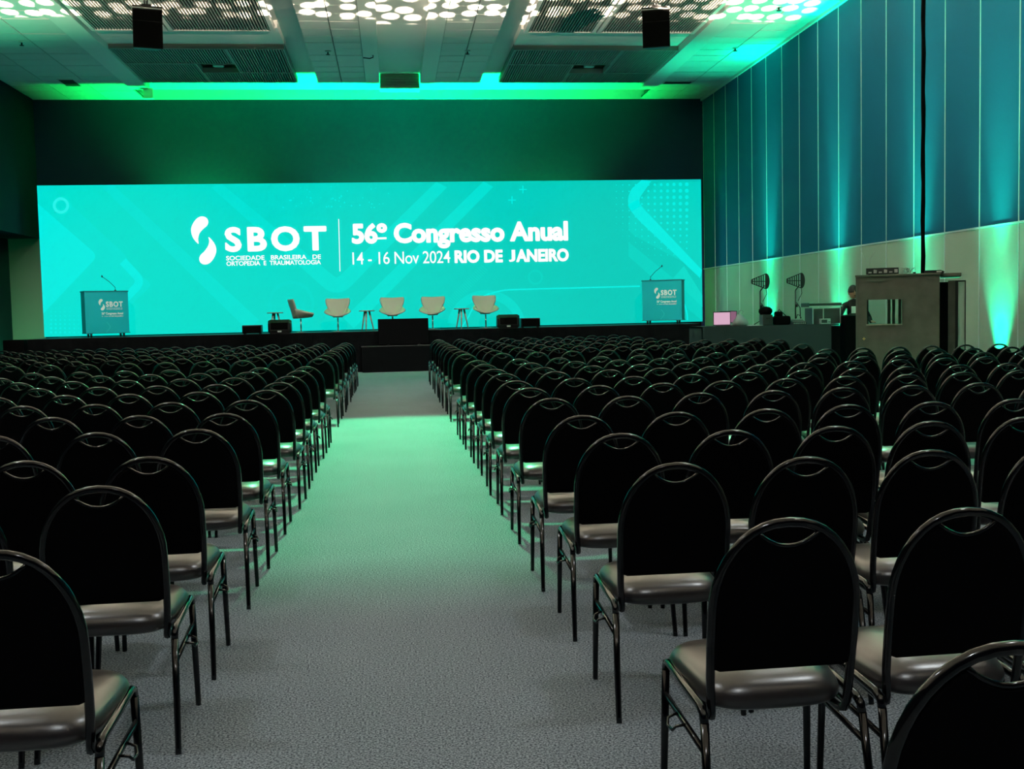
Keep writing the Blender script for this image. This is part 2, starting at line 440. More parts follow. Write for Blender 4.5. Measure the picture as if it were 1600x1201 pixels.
tiles(-1.83, -.53, 2, 20.0, YT, 17)
tiles(1.35, 2.60, 2, 20.0, YT, 17)
# front lips where the dropped strips end
for x0, x1 in ((-1.83, -.16), (.95, 2.60)):
    MB().box(x0, x1, YT, YT + .03, ZC, ZH).build('edge_lip', 'beam', ce)
for x0, x1, y1, zb in ((-6.90, -6.40, 31.3, ZC - .06), (7.20, 7.65, 31.3, ZC - .06), (-.53, -.16, YT, ZC - .02), (.95, 1.35, YT, ZC - .02)):
    MB().box(x0, x1, YN, y1, zb, ZH).build('ceiling_beam', 'beam', ce)
for x0, x1 in ((-6.40, -2.36), (3.12, 7.20)):
    MB().box(x0, x1, 25.36, 26.86, ZC + .10, ZH).build('cross_beam', 'beam', ce)
    def frame_and_slats(rects, fr=.07):
        for (a, b2, c, d) in rects:
            MB().box(a, b2, c, d, ZC + .12, ZC + .14).build('grille_back', 'grille_dark', ce)
            f = MB().box(a, a + fr, c, d, ZC - .005, ZC + .12).box(b2 - fr, b2, c, d, ZC - .005, ZC + .12)
            f.box(a + fr, b2 - fr, c, c + fr, ZC - .005, ZC + .12).box(a + fr, b2 - fr, d - fr, d, ZC - .005, ZC + .12)
            f.build('grille_frame', 'beam' if c < 25 else 'grille', ce)
            s = MB(); n = int((b2 - a - 2 * fr) / .062)
            for i in range(n):
                x = a + fr + (i + .5) * (b2 - a - 2 * fr) / n
                s.box(x - .011, x + .011, c + fr, d - fr, ZC + .005, ZC + .10)
            s.build('slat_panel', 'grille', ce, kind='stuff')
    wx = x1 - x0
    # the far coffer: four grilles pinwheel round an open square
    xa, xb = x0 + wx * .66, x0 + wx * .43
    frame_and_slats([(x0, xa, 26.9, 28.45), (xa, x1, 26.9, 29.45), (xb, x1, 29.45, YT), (x0, xb, 28.45, YT)], .04)
    MB().box(xb, xa, 28.45, 29.45, ZC + .20, ZC + .22).build('recess_plate', 'grille', ce)
    # the nearer coffers
    xm = x0 + wx * .5
    frame_and_slats([(x0 + .05, xm - .02, 18.0, 22.2), (xm + .02, x1 - .05, 18.0, 22.2), (x0 + .05, xm - .35, 22.3, 25.3), (xm - .31, x1 - .05, 22.3, 25.3)], .09)
    MB().box(x0, x1, YN, 17.9, ZC + .05, ZC + .15).build('coffer_board', 'tile', ce)
    lt = thing('coffer_lamp', 'small white lamp fitting in the open square of the %s pinwheel grille' % ('left' if x0 < 0 else 'right'), 'lamp', ((xa + xb) / 2, 28.95, ZC + .20), 0, 'lamp fittings in the far coffers')
    MB().box(-.13, .13, -.10, .10, -.16, -.06, bev=.02).build('fitting_body', 'pale_metal', lt)
    MB().tube([(-.13, 0, -.1), (-.28, .04, -.05), (-.36, 0, 0)], .018, 6).build('arm', 'grille', lt)
    MB().tube([(.13, 0, -.1), (.28, -.04, -.05), (.36, 0, 0)], .018, 6).build('arm', 'grille', lt)
    MB().box(-.03, .03, -.03, .03, -.08, 0).build('bracket', 'grille', lt)
# air diffuser at the end of the centre channel
vt = thing('air_diffuser', 'long louvred air diffuser at the end of the central ceiling channel', 'vent', (.39, 30.85, ZC - .12))
MB().box(-.54, .54, 0, .5, .02, .39).build('box', 'grille', vt)
for k in range(5):
    MB().box(-.52, .52, -.03, .01, .05 + k * .07, .075 + k * .07).build('louvre', 'grille', vt)
MB().box(-.55, .55, -.04, .52, -.0, .03).build('lip', 'beam', vt)
for lab, x, wd in (('small grey ceiling vent in the bright cove left of the central diffuser', -1.05, .5), ('small grey ceiling vent in the bright cove right of the central diffuser', 2.2, .5)):
    v = thing('ceiling_vent', lab, 'vent', (x, 31.1, ZH), 0, 'small vents in the cove')
    MB().box(-wd / 2, 0, -.15, .15, -.05, 0).build('vent_frame', 'grille', v)
    MB().box(.02, wd / 2 + .1, -.15, .15, -.04, 0).build('vent_plate', 'beam', v)
for lab, x0, x1, y0, y1 in (('dark square ceiling vent over the recess side of the stage', -8.52, -8.16, 30.25, 31.05), ('dark slot-shaped ceiling vent over the panelled wall side of the stage', 7.8, 8.55, 30.45, 30.75)):
    v = thing('dark_vent', lab, 'vent', ((x0 + x1) / 2, (y0 + y1) / 2, ZC))
    a, b2 = (x1 - x0) / 2, (y1 - y0) / 2
    MB().box(-a, a, -b2, b2, -.010, 0).build('opening', 'grille_dark', v)
    MB().box(-a - .02, a + .02, -b2 - .02, -b2, -.02, 0).box(-a - .02, a + .02, b2, b2 + .02, -.02, 0).build('rim', 'tile', v)
for i, (x, y, lab) in enumerate(((-8.15, 26.3, 'ceiling sprinkler over the recess side wall'), (-1.35, 27.1, 'ceiling sprinkler in the tiles left of the central channel'), (2.0, 27.0, 'ceiling sprinkler in the tiles right of the central channel'), (8.55, 26.6, 'ceiling sprinkler near the blue panelled wall, farther one'), (8.35, 23.0, 'ceiling sprinkler near the blue panelled wall, among the warm light spots'))):
    s = thing('sprinkler', lab, 'sprinkler', (x, y, ZC), 0, 'ceiling sprinklers')
    MB().lathe([(.07, 0), (.07, -.015), (.02, -.02)], n=12).build('rosette', 'pale_metal', s)
    MB().lathe([(.018, -.015), (.018, -.07), (.05, -.075), (.05, -.085)], n=10).build('deflector', 'black', s)
tb = thing('ceiling_bracket', 'short pale bracket hanging at the far end of the ceiling beam', 'bracket', (-6.42, 31.2, 0))
MB().box(-.12, .12, -.06, .06, 7.52, ZC - .05).build('plate', 'beam', tb)
MB().box(-.15, .15, -.1, .1, 7.50, 7.53).build('foot', 'beam', tb)
pz = thing('cable_hook', 'thin dark hook sticking out of the beam beside the central channel', 'hook', (-.28, 27.4, ZC - .02))
MB().tube([(0, 0, 0), (0, 0, -.05), (-.08, 0, -.08), (-.24, .0, -.06)], .014, 6).build('wire', 'black', pz)

# ------------------------------------------------------------------ stage and LED wall
ZS = 1.07
SX0, SX1, SY0, SY1 = -9.28, 8.33, 29.2, 32.1
stg = thing('stage', 'long black stage platform across the front of the hall', 'stage', (0, 0, 0))
MB().box(SX0, SX1, SY0 + .02, SY1, ZS - .06, ZS).build('stage_top', 'stage_floor', stg)
MB().box(SX0, SX1, SY0 + .03, SY1, 0, ZS - .06).build('stage_base', 'black_matte', stg)
n = 16
for i in range(n):
    a = SX0 + (SX1 - SX0) * i / n; b2 = SX0 + (SX1 - SX0) * (i + 1) / n
    s = MB(); K = 14; pts = []
    for k in range(K + 1):
        pts.append((a + (b2 - a) * k / K, SY0 + .012 * math.sin(k * 1.9 + i)))
    vs = [(x, y, 0.005) for x, y in pts] + [(x, y, ZS - .01) for x, y in pts]
    s.add(vs, [(k, k + 1, K + 2 + k, K + 1 + k) for k in range(K)], 0, True)
    s.build('skirt_panel', 'stage_cloth', stg)

YS = 31.5
LX0, LX1, LZ0, LZ1 = -9.552, 9.062, 1.095, 5.23
led = thing('led_wall', 'wide teal LED wall showing the congress title behind the stage', 'screen', (0, 0, 0))
MB().box(LX0, LX1, YS, YS + .09, LZ0, LZ1).build('display', 'e_ground', led)
MB().box(LX0, LX1, YS + .09, YS + .16, LZ0, LZ1).build('cabinet_back', 'black_matte', led)
MB().box(LX0 + .05, SX0 - .02, YS - .05, YS + .5, 0, LZ0).box(SX1 + .02, LX1 - .05, YS - .05, YS + .5, 0, LZ0).build('support_base', 'black_matte', led)

def S(px, py, k=1):                      # a point of the LED picture, k layers proud of the display
    p = at(px, py, YS); return (p.x, YS - .0025 * k, p.z)
def clipx(p): return (min(max(p[0], LX0), LX1), p[1], min(max(p[2], LZ0), LZ1))
def flat(name, pts, mt, k=1, **kw):
    m_ = MB(); P = [clipx(S(x, y, k)) for x, y in pts]
    m_.add(P, [tuple(range(len(P)))])
    return m_.build(name, mt, led, **kw)
def ribbon(name, pts, wpx, mt, k=1):     # band along a polyline, ends cut to the picture
    P = [Vector(p) for p in pts]; L = []; R_ = []
    for i, p in enumerate(P):
        t = (P[min(i + 1, len(P) - 1)] - P[max(i - 1, 0)]).normalized(); nrm = Vector((-t.y, t.x))
        L.append(p + nrm * wpx / 2); R_.append(p - nrm * wpx / 2)
    m_ = MB(); vs = [clipx(S(q.x, q.y, k)) for q in L] + [clipx(S(q.x, q.y, k)) for q in R_]; N = len(P)
    m_.add(vs, [(i, i + 1, N + i + 1, N + i) for i in range(N - 1)])
    return m_.build(name, mt, led)
def roundpoly(pts, r=18, n=8):           # polyline with rounded bends
    P = [Vector(p) for p in pts]; out = [P[0]]
    for i in range(1, len(P) - 1):
        a, b2, c = P[i - 1], P[i], P[i + 1]
        u = (a - b2).normalized(); v = (c - b2).normalized()
        p0, p1 = b2 + u * r, b2 + v * r
        for k in range(n + 1):
            t = k / n; out.append(p0 * (1 - t) ** 2 + b2 * 2 * t * (1 - t) + p1 * t * t)
    out.append(P[-1]); return [(p.x, p.y) for p in out]
def ringshape(name, cx, cy, r, wpx, mt, k=2, a0=0, a1=360, n=40):
    m_ = MB(); vs = []
    full = abs(a1 - a0) >= 360; N = n if full else n + 1
    for i in range(N):
        a = math.radians(a0 + (a1 - a0) * i / n)
        for q in (r - wpx / 2, r + wpx / 2): vs.append(clipx(S(cx + q * math.cos(a), cy + q * math.sin(a), k)))
    m_.add(vs, [(2 * i, 2 * ((i + 1) % N), 2 * ((i + 1) % N) + 1, 2 * i + 1) for i in range(n)])
    return m_.build(name, mt, led)
def disc(m_, cx, cy, r, k=2, n=10):
    vs = [clipx(S(cx + r * math.cos(2 * math.pi * i / n), cy + r * math.sin(2 * math.pi * i / n), k)) for i in range(n)]
    m_.add(vs, [tuple(range(n))])

# ground shapes of the picture
flat('graphic_shape', [(58, 291), (80, 291)] + roundpoly([(80, 291), (198, 400), (200, 412), (238, 445), (200, 480), (160, 527)], 8, 4) + [(70, 527)], 'e_mid', 1)
flat('graphic_shape', [(58, 330)] + roundpoly([(58, 318), (154, 400), (60, 490)], 14, 6), 'e_light', 2)
ribbon('graphic_band', roundpoly([(192, 408), (222, 440), (192, 470), (150, 512)], 14, 6), 13, 'e_light', 3)
ribbon('graphic_band', [(168, 284), (396, 508)], 24, 'e_mid', 1)
ribbon('graphic_band', roundpoly([(338, 284), (527, 452), (690, 284)], 20, 8), 24, 'e_mid', 1)
ribbon('graphic_band', [(545, 505), (763, 284)], 22, 'e_mid', 1)
ringshape('graphic_ring', 95.5, 321, 10.5, 4.6, 'e_light2', 4)
ringshape('graphic_ring', 836.5, 433, 10.3, 3.2, 'e_right', 3)
ringshape('graphic_ring', 455, 475, 34, 5, 'e_ring', 2)
flat('graphic_shape', roundpoly([(1096, 425), (980, 362), (985, 330), (1030, 284)], 14, 6) + [(1096, 284)], 'e_right', 1)
flat('graphic_shape', [(982, 378), (1096, 470), (1096, 500), (1060, 470), (982, 400)], 'e_right', 1)
ribbon('graphic_band', roundpoly([(1010, 278), (986, 312), (996, 330), (1100, 428)], 16, 8), 18, 'e_light', 3)
ribbon('graphic_band', [(1060, 425), (1110, 470)], 26, 'e_faint', 2)
for cx, cy in ((817, 296), (800, 312.5)):
    m_ = MB(); P = lambda x, y: clipx(S(x, y, 3))
    m_.add([P(cx - 6, cy - .9), P(cx + 6, cy - .9), P(cx + 6, cy + .9), P(cx - 6, cy + .9)], [(0, 1, 2, 3)])
    m_.add([P(cx - .9, cy - 6), P(cx + .9, cy - 6), P(cx + .9, cy - .9), P(cx - .9, cy - .9)], [(0, 1, 2, 3)])
    m_.add([P(cx - .9, cy + .9), P(cx + .9, cy + .9), P(cx + .9, cy + 6), P(cx - .9, cy + 6)], [(0, 1, 2, 3)])
    m_.build('graphic_plus', 'e_light', led)
m_ = MB()
for i in range(12):
    for j in range(12):
        x = 963 + i * 10; y = 289 + j * 10 - (x - 963) * .01
        r = 3.6 - math.hypot((1090 - x) * .022, (y - 300) * .026)
        if r > .4 and x < 1094: disc(m_, x, y, r, 2)
for i in range(9):
    for j in range(8):
        x = 80 + i * 7.2; y = 519 - j * 6.4; r = 2.2 - math.hypot(i * .19, j * .26)
        if r > .4: disc(m_, x, y, r, 4)
for k in range(42):
    disc(m_, random.uniform(440, 615), random.uniform(289, 325), random.uniform(.7, 1.5), 3, 6)
m_.build('dot_grid', 'e_light', led, kind='stuff')
m_ = MB()
for k in range(24):
    x, y = 694 + k * 2.5, 472 - k * 2.5
    m_.add([S(x, y, 2), S(x + .8, y - .8, 2), S(x + 11, y + 8.5, 2), S(x + 10.2, y + 9.3, 2)], [(0, 1, 2, 3)])
m_.build('hatching', 'e_faint', led, kind='stuff')
ribbon('graphic_line', roundpoly([(722, 520), (742, 470), (775, 453), (1000, 447)], 26, 8), 2.4, 'e_light', 3)
ringshape('graphic_ring', 760, 515, 55, 14, 'e_ring', 2, 190, 350)
ringshape('graphic_ring', 1008, 500, 66, 2.4, 'e_light', 3, -70, 0)

LOGO_A = [(1225, 485), (1185, 440), (1170, 385), (1180, 340), (1210, 297), (1245, 279), (1282, 286), (1300, 315), (1291, 347), (1262, 373), (1235, 405), (1224, 445)]
LOGO_B = [(1302, 432), (1342, 475), (1360, 525), (1350, 575), (1320, 620), (1285, 639), (1248, 632), (1231, 602), (1240, 570), (1270, 540), (1297, 500), (1306, 465)]
def logo_pts(raw):                       # keep the tip sharp, smooth the rest
    c = catmull(raw, 5); return c
def logo_px(raw): return [(55 + x / 4.803, 280 + y / 4.803) for x, y in logo_pts(raw)]
for raw in (LOGO_A, LOGO_B):
    P = logo_px(raw); flat('logo_mark', P, 'e_white', 5)
yl = YS - .0125
def rect(x0, x1, yt, yb, xref=None):     # lettering box from pixel measures taken at its first letter
    a = at(x0, yb, YS); b2 = at(x0, yt, YS); c = at(x1, (yt + yb) / 2 - (x1 - x0) * .016, YS)
    return a.x, c.x, a.z, b2.z
def L(body, x0, x1, yt, yb, bold, sp, name='lettering'):
    r = rect(x0, x1, yt, yb)
    return lettering(body, r[0], r[1], r[2], r[3], yl, 'e_white', led, name, bold, sp)
L('SBOT', 353, 509.5, 356, 392.5, .045, 1.28, 'logo_lettering')
L('SOCIEDADE   BRASILEIRA   DE', 353.5, 501.5, 399.8, 406.8, .022, 1.0)
L('ORTOPEDIA  E  TRAUMATOLOGIA', 354, 501.5, 408.3, 415.3, .022, .97)
L('56º Congresso Anual', 551, 886.5, 350.5, 380.0, .05, 1.0, 'title_lettering')
L('14 - 16 Nov 2024', 551, 703.5, 394.2, 413.2, .004, .95)
L('RIO DE', 711, 785, 391.6, 410.4, .05, 1.0)
r_ = rect(795, 888, 390.2, 409.0)
letter_j(r_[0], at(805, 400, YS).x, r_[2], r_[3], yl, 'e_white', led, .04)
L('ANEIRO', 807, 888, 390.0, 408.8, .05, 1.0)
flat('ordinal_bar', [(588.5, 370.8), (604, 370.4), (604, 373.6), (588.5, 374.0)], 'e_white', 6)
flat('divider_line', [(528.6, 342), (529.8, 342), (531.9, 424), (530.7, 424)], 'e_white', 5)

# ------------------------------------------------------------------ things on and before the stage
blk = thing('front_block', 'black cloth-covered low block standing on the carpet before the stage centre', 'block', (0.09, 28.85, 0))
MB().box(-.91, .91, 0, .30, .0, .66, bev=.01).build('body', 'stage_cloth', blk)
MB().box(-.92, .92, -.012, .31, .66, .685, bev=.005).build('top_board', 'black', blk)
mon = thing('confidence_monitor', 'black monitor standing on the cloth-covered block, its back to the seats', 'monitor', (.28, 28.95, .685))
MB().box(-.66, .66, 0, .07, .02, .70, bev=.015).build('back_cover', 'black_matte', mon)
MB().box(-.645, .645, .07, .085, .04, .68).build('screen_glass', 'black', mon)
for sx in (-.4, .4):
    MB().box(sx - .03, sx + .03, -.05, .14, 0, .03).build('foot', 'black', mon)

def lectern(label, x, y, rz):
    t = thing('lectern', label, 'lectern', (x, y, ZS), rz, 'lecterns at the stage ends')
    W, D, Z0, Z1 = .555, .50, .115, 1.20
    MB().box(-W, W, 0, .03, Z0, Z1).build('front_panel', 'lect', t)
    for s in (-1, 1):
        MB().box(min(s * W, s * (W - .03)), max(s * W, s * (W - .03)), .03, D, Z0, Z1).build('side_panel', 'lect_side', t)
    MB().box(-W - .015, W + .015, -.02, D + .02, Z1, Z1 + .03, bev=.006).build('top', 'lect_side', t)
    MB().box(-W - .01, W + .02, -.02, D, Z0 - .02, Z0).build('base', 'lect_side', t)
    for sx in (-.42, .42):
        for sy in (.06, D - .06):
            c = MB().lathe([(.045, -.02), (.05, -.012), (.05, .012), (.045, .02)], n=12)
            c.v = [(sx + p[2], sy + p[1], .05 + p[0]) for p in c.v]
            c.box(sx - .035, sx + .035, sy - .03, sy + .03, .085, .1)
            c.build('caster', 'black', t)
    gx = .28 if x < 0 else -.35
    sgn = -1 if x < 0 else 1
    mic = MB().tube([(gx, .2, Z1 + .03), (gx, .2, Z1 + .12), (gx + sgn * .15, .16, Z1 + .27), (gx + sgn * .33, .12, Z1 + .40)], .007, 6).build('gooseneck', 'black', t)
    MB().lathe([(.006, 0), (.016, .01), (.018, .04), (.010, .06)], (gx + sgn * .345, .12, Z1 + .385), 8).build('microphone', 'black', mic)
    MB().lathe([(.03, 0), (.03, .02), (.01, .03)], (gx, .2, Z1 + .03), 10).build('mic_socket', 'black', mic)
    # the print on the front
    yy = -.003
    ox, oz, sc = -.13, .86, .00138
    for raw in (LOGO_A, LOGO_B):
        P = [(ox + (px_ - 1265) * .00085, yy, oz - (py_ - 458) * .00085) for px_, py_ in logo_pts(raw)]
        MB().add(P, [tuple(range(len(P)))]).build('logo_mark', 'print_white', t)
    lettering('SBOT', -.02, .41, .80, .94, yy, 'print_white', t, 'logo_lettering', .045, 1.2)
    lettering('SOCIEDADE BRASILEIRA DE', -.02, .40, .755, .775, yy, 'print_white', t, 'lettering', .02)
    lettering('ORTOPEDIA E TRAUMATOLOGIA', -.02, .40, .722, .742, yy, 'print_white', t, 'lettering', .02)
    lettering('56º Congresso Anual', -.14, .41, .595, .655, yy, 'print_white', t, 'title_lettering', .04)
    lettering('14 - 16 Nov 2024', -.14, .10, .535, .567, yy, 'print_white', t, 'lettering', .01)
    lettering('RIO DE JANEIRO', .115, .41, .535, .567, yy, 'print_white', t, 'lettering', .04)
    m_ = MB(); P = roundpoly([(-.05, .12), (.08, .27), (-.02, .40)], .06, 6)
    for i in range(len(P) - 1):
        (xa, za), (xb, zb) = P[i], P[i + 1]
        m_.add([(xa - .012, yy + .001, za), (xa + .012, yy + .001, za), (xb + .012, yy + .001, zb), (xb - .012, yy + .001, zb)], [(0, 1, 2, 3)])
    m_.build('print_curve', 'lect_light', t)
    return t
lectern('teal lectern with white lettering on the recess side of the stage', -7.55, 30.3, math.radians(26))
lectern('teal lectern with white lettering beside the panelled wall end of the stage', 7.50, 30.1, math.radians(-24))

def grid_mesh(fn, nu, nv, th, name, mt, parent):
    """A double-sided shell: fn(u,v) in 0..1 gives a point; th is its thickness."""
    P = [[Vector(fn(i / nu, j / nv)) for j in range(nv + 1)] for i in range(nu + 1)]
    N = [[None] * (nv + 1) for _ in range(nu + 1)]
    for i in range(nu + 1):
        for j in range(nv + 1):
            du = P[min(i + 1, nu)][j] - P[max(i - 1, 0)][j]; dv = P[i][min(j + 1, nv)] - P[i][max(j - 1, 0)]
            nn = du.cross(dv); N[i][j] = nn.normalized() if nn.length > 1e-9 else Vector((0, 0, 1))
    s = MB(); W = nv + 1; K = (nu + 1) * W
    vs = [P[i][j] for i in range(nu + 1) for j in range(W)] + [P[i][j] - N[i][j] * th for i in range(nu + 1) for j in range(W)]
    fs = []
    for i in range(nu):
        for j in range(nv):
            a = i * W + j; fs.append((a, a + 1, a + W + 1, a + W)); fs.append((K + a, K + a + W, K + a + W + 1, K + a + 1))
    for i in range(nu):
        for j in (0, nv):
            a = i * W + j; fs.append((a, a + W, K + a + W, K + a))
    for j in range(nv):
        for i in (0, nu):
            a = i * W + j; fs.append((a, a + 1, K + a + 1, K + a))
    s.add(vs, fs, 0, True)
    return s.build(name, mt, parent)

def make_shell_chair(label, x, y, rz):
    t = thing('lounge_chair', label, 'chair', (x, y, ZS), rz, 'ivory shell chairs on the stage')
    def back(u, v):                       # u across, v up; faces -y
        zz = .40 + v * .50
        ks = [(0, .10), (.2, .165), (.45, .245), (.7, .305), (.9, .325), (1, .300)]
        for (a, p), (b2, q) in zip(ks, ks[1:]):
            if a <= v <= b2: hw = p + (q - p) * (v - a) / (b2 - a); break
        xx = (u - .5) * 2
        return (xx * hw, .17 + .13 * v - .10 * xx * xx * (1 - .3 * v), zz - .012 * (1 - abs(xx)) * v * v)
    grid_mesh(back, 12, 10, .035, 'backrest', 'ivory', t)
    def seat(u, v):                       # u across with wings, v front to back
        xx = (u - .5) * 2; yy = -.30 + v * .50
        hw = .30 + .06 * math.sin(math.pi * min(1, v * 1.1))
        return (xx * hw, yy, .375 + .25 * abs(xx) ** 1.8 * (.30 + .70 * v) + .03 * (1 - v) ** 2)
    grid_mesh(seat, 14, 10, -.04, 'seat', 'ivory', t)
    MB().tube([(0, 0, .03), (0, 0, .37)], .02, 10).build('pedestal', 'chrome', t)
    MB().lathe([(.20, 0), (.20, .012), (.06, .025), (.025, .05)], n=24).build('base', 'chrome', t)
    return t
Yc = 30.0
for lab, px, rz in (('ivory shell chair turned sideways beside the small round table', 470, 105), ('ivory shell chair standing second from the sideways one\'s end, facing the seats', 528, 0),
                    ('ivory shell chair standing behind the black monitor before the stage', 613.5, 0), ('ivory shell chair standing just past the black monitor towards the wide wedge', 676, -8),
                    ('ivory shell chair standing beside the black floor wedge and box speaker', 759, 3)):
    make_shell_chair(lab, at(px, 500, Yc).x, Yc, math.radians(rz))
def side_table(label, px, rz):
    t = thing('side_table', label, 'table', (at(px, 500, Yc).x, Yc - .05, ZS + .003), rz, 'small round tables on the stage')
    MB().lathe([(.20, .525), (.215, .532), (.215, .545), (.205, .552)], n=28).build('table_top', 'wood', t)
    for k in range(3):
        a = math.radians(90 + 120 * k)
        MB().tube([(.07 * math.cos(a), .07 * math.sin(a), .525), (.19 * math.cos(a), .19 * math.sin(a), 0)], [.026, .014], 8).build('leg', 'wood', t)
side_table('small round wooden table beside the sideways ivory chair', 430.5, .3)
side_table('small round wooden table beside the black monitor before the stage', 573.5, .9)
side_table('small round wooden table nearest the floor wedge at the stage edge', 721.5, .9)

def wedge(label, px0, px1, h, round_=True):
    a = at(px0, 505, 29.5).x; b2 = at(px1, 505, 29.5).x
    if round_:
        t = thing('stage_monitor', label, 'speaker', ((a + b2) / 2, 29.5, ZS), 0, 'black speakers on the stage edge')
        wd = (b2 - a) / 2
        prof = [(-.17, 0), (.17, 0), (.17, .12), (.06, h), (-.12, h), (-.20, h - .1), (-.20, .08)]
        m_ = MB()
        rr = []
        for f, sh in ((-1, .82), (-.82, 1), (.82, 1), (1, .82)):
            rr.append([(f * wd, p[0] * sh, (p[1] - h / 2) * sh + h / 2) for p in prof])
        m_.rings(rr, 0, True, True, False); m_.build('cabinet', 'black', t)
        MB().box(-wd * .75, wd * .75, -.215, -.20, .10, h - .08, bev=.005).build('grille', 'grille_black', t)
        for s in (-1, 1):
            MB().box(s * wd * .93 - .012, s * wd * .93 + .012, -.08, .06, h * .45, h * .6, bev=.005).build('handle', 'black_matte', t)
        MB().box(-.05, .05, -.206, -.19, .03, .07).build('badge', 'pale_metal', t)
    else:
        t = thing('box_speaker', label, 'speaker', ((a + b2) / 2, 29.5, ZS), 0, 'black speakers on the stage edge')
        wd = (b2 - a) / 2
        MB().box(-wd, wd, -.15, .2, .015, h, bev=.012).build('cabinet', 'black', t)
        MB().box(-wd + .02, wd - .02, -.16, -.15, .03, h - .02).build('grille', 'grille_black', t)
        for s in (-1, 1): MB().box(s * wd * .8 - .02, s * wd * .8 + .02, -.12, .16, 0, .018).build('foot', 'black_matte', t)
wedge('low black box speaker lying on the stage beside a rounded wedge, recess side', 379, 409, .23, False)
wedge('rounded black floor wedge under the small table by the sideways chair', 419.5, 455.5, .36)
wedge('rounded black floor wedge at the stage edge past the last ivory chair', 776, 811, .36)
wedge('low black box speaker lying on the stage past the last rounded wedge', 813.5, 843, .25, False)
sub = thing('subwoofer', 'black subwoofer cabinet standing on the floor at the recess end of the stage', 'speaker', (-9.66, 29.6, 0))
MB().box(-.26, .26, -.3, .3, .03, 1.06, bev=.015).build('cabinet', 'black_matte', sub)
MB().box(-.23, .23, -.315, -.30, .06, 1.03).build('grille', 'grille_black', sub)
for sx in (-.2, .2): MB().box(sx - .03, sx + .03, -.25, .25, 0, .03).build('foot', 'black', sub)

# ------------------------------------------------------------------ hanging loudspeakers
def hung_speaker(label, px, sign):
    Y = 21.4; c = at(px, 44, Y)
    t = thing('hanging_speaker', label, 'speaker', (c.x, Y, c.z), sign * math.radians(17), 'loudspeakers hung from the ceiling')
    tilt = math.radians(9)
    def T(p): return (p[0], p[1] * math.cos(tilt) - p[2] * math.sin(tilt), p[1] * math.sin(tilt) + p[2] * math.cos(tilt))
    def tb(m_): m_.v = [T(p) for p in m_.v]; return m_
    W, H2 = .265, .375
    m_ = MB(); m_.prism([(-W, -.22), (W, -.22), (W * .72, .26), (-W * .72, .26)], lambda a, b2: (a, b2, -H2), lambda a, b2: (a, b2, H2))
    tb(m_).build('cabinet', 'black', t)
    tb(MB().box(-W + .012, W - .012, -.232, -.22, -H2 + .015, .10)).build('lower_grille', 'grille_black', t)
    tb(MB().box(-W + .012, W - .012, -.232, -.22, .112, H2 - .07)).build('upper_grille', 'grille_black', t)
    tb(MB().box(-W, W, -.235, -.20, H2 - .05, H2 - .03)).build('top_strip', 'pale_metal', t)
    tb(MB().box(-.09, .09, -.06, .06, H2, H2 + .05)).build('fly_bracket', 'black', t)
    top = T((0, 0, H2 + .05)); zt = ZC - c.z
    for dx in (-.06, .05):
        MB().tube([(top[0] + dx * .4, top[1], top[2]), (dx, top[1] + .02, (top[2] + zt) / 2), (dx * .5, top[1], zt)], .012, 6).build('chain', 'black', t)
    for sx in (-1, 1):
        tb(MB().box(sx * W * .7 - .02, sx * W * .7 + .02, .0, .06, H2 - .0, H2 + .025)).build('rigging_pin', 'pale_metal', t)
hung_speaker('black loudspeaker hanging under the coffer on the recess side of the hall', 229, 1)
hung_speaker('black loudspeaker hanging under the coffer on the panelled wall side of the hall', 1026, -1)

# ------------------------------------------------------------------ technicians' desk
DY = 20.0; DZ = 1.13
dx0, dx1 = at(1096, 520, DY).x, at(1311, 520, DY).x
dk = thing('control_desk', 'long technicians\' desk under a dark teal cloth before the panelled wall', 'desk', (0, 0, 0))
MB().box(dx0, dx1, DY - .02, DY + .85, DZ - .03, DZ).build('desk_top', 'desk_cloth', dk)
xs_ = at(1298, 520, DY).x
MB().box(dx0, xs_, DY - .03, DY - .015, 0, DZ).build('front_cloth', 'desk_cloth', dk)
MB().box(xs_, dx1, DY - .045, DY - .015, 0, DZ - .035).build('front_drape', 'black_matte', dk)
MB().box(dx0 - .0, dx0 + .015, DY - .03, DY + .85, 0, DZ).build('side_cloth', 'desk_cloth', dk)
for xx in (dx0 + .1, dx1 - .1):
    MB().box(xx - .03, xx + .03, DY + .7, DY + .78, 0, DZ - .03).build('leg', 'black', dk)
def dX(px, y=DY + .35): return at(px, 500, y).x
yD = DY + .3
# two screens
t = thing('laptop', 'open laptop with a pale pink picture at the stage end of the desk', 'laptop', (dX(1128, yD), yD, DZ), math.radians(-8))
MB().box(-.16, .16, -.26, 0, 0, .018, bev=.005).build('keyboard_base', 'black', t)
l_ = MB().box(-.165, .165, 0, .014, .015, .275, bev=.004).build('lid', 'black', t)
MB().box(-.152, .152, -.004, 0, .03, .26).build('screen', 'e_pink', l_)
t = thing('desk_monitor', 'small monitor with a dim pink picture beside the laptop on the desk', 'monitor', (dX(1141, yD), yD + .12, DZ), math.radians(-12))
MB().box(-.10, .10, -.07, .07, 0, .015, bev=.004).build('stand_base', 'black', t)
MB().box(-.02, .02, .0, .03, .01, .12).build('stand_neck', 'black', t)
l_ = MB().box(-.16, .16, -.02, .01, .06, .285, bev=.004).build('housing', 'black', t)
MB().box(-.148, .148, -.024, -.02, .072, .273).build('screen', 'e_pink2', l_)
t = thing('cloth_bag', 'crumpled pale grey bag lying on the desk beside the small monitor', 'bag', (dX(1156, DY + .10), DY + .10, DZ))
m_ = MB(); rr = []
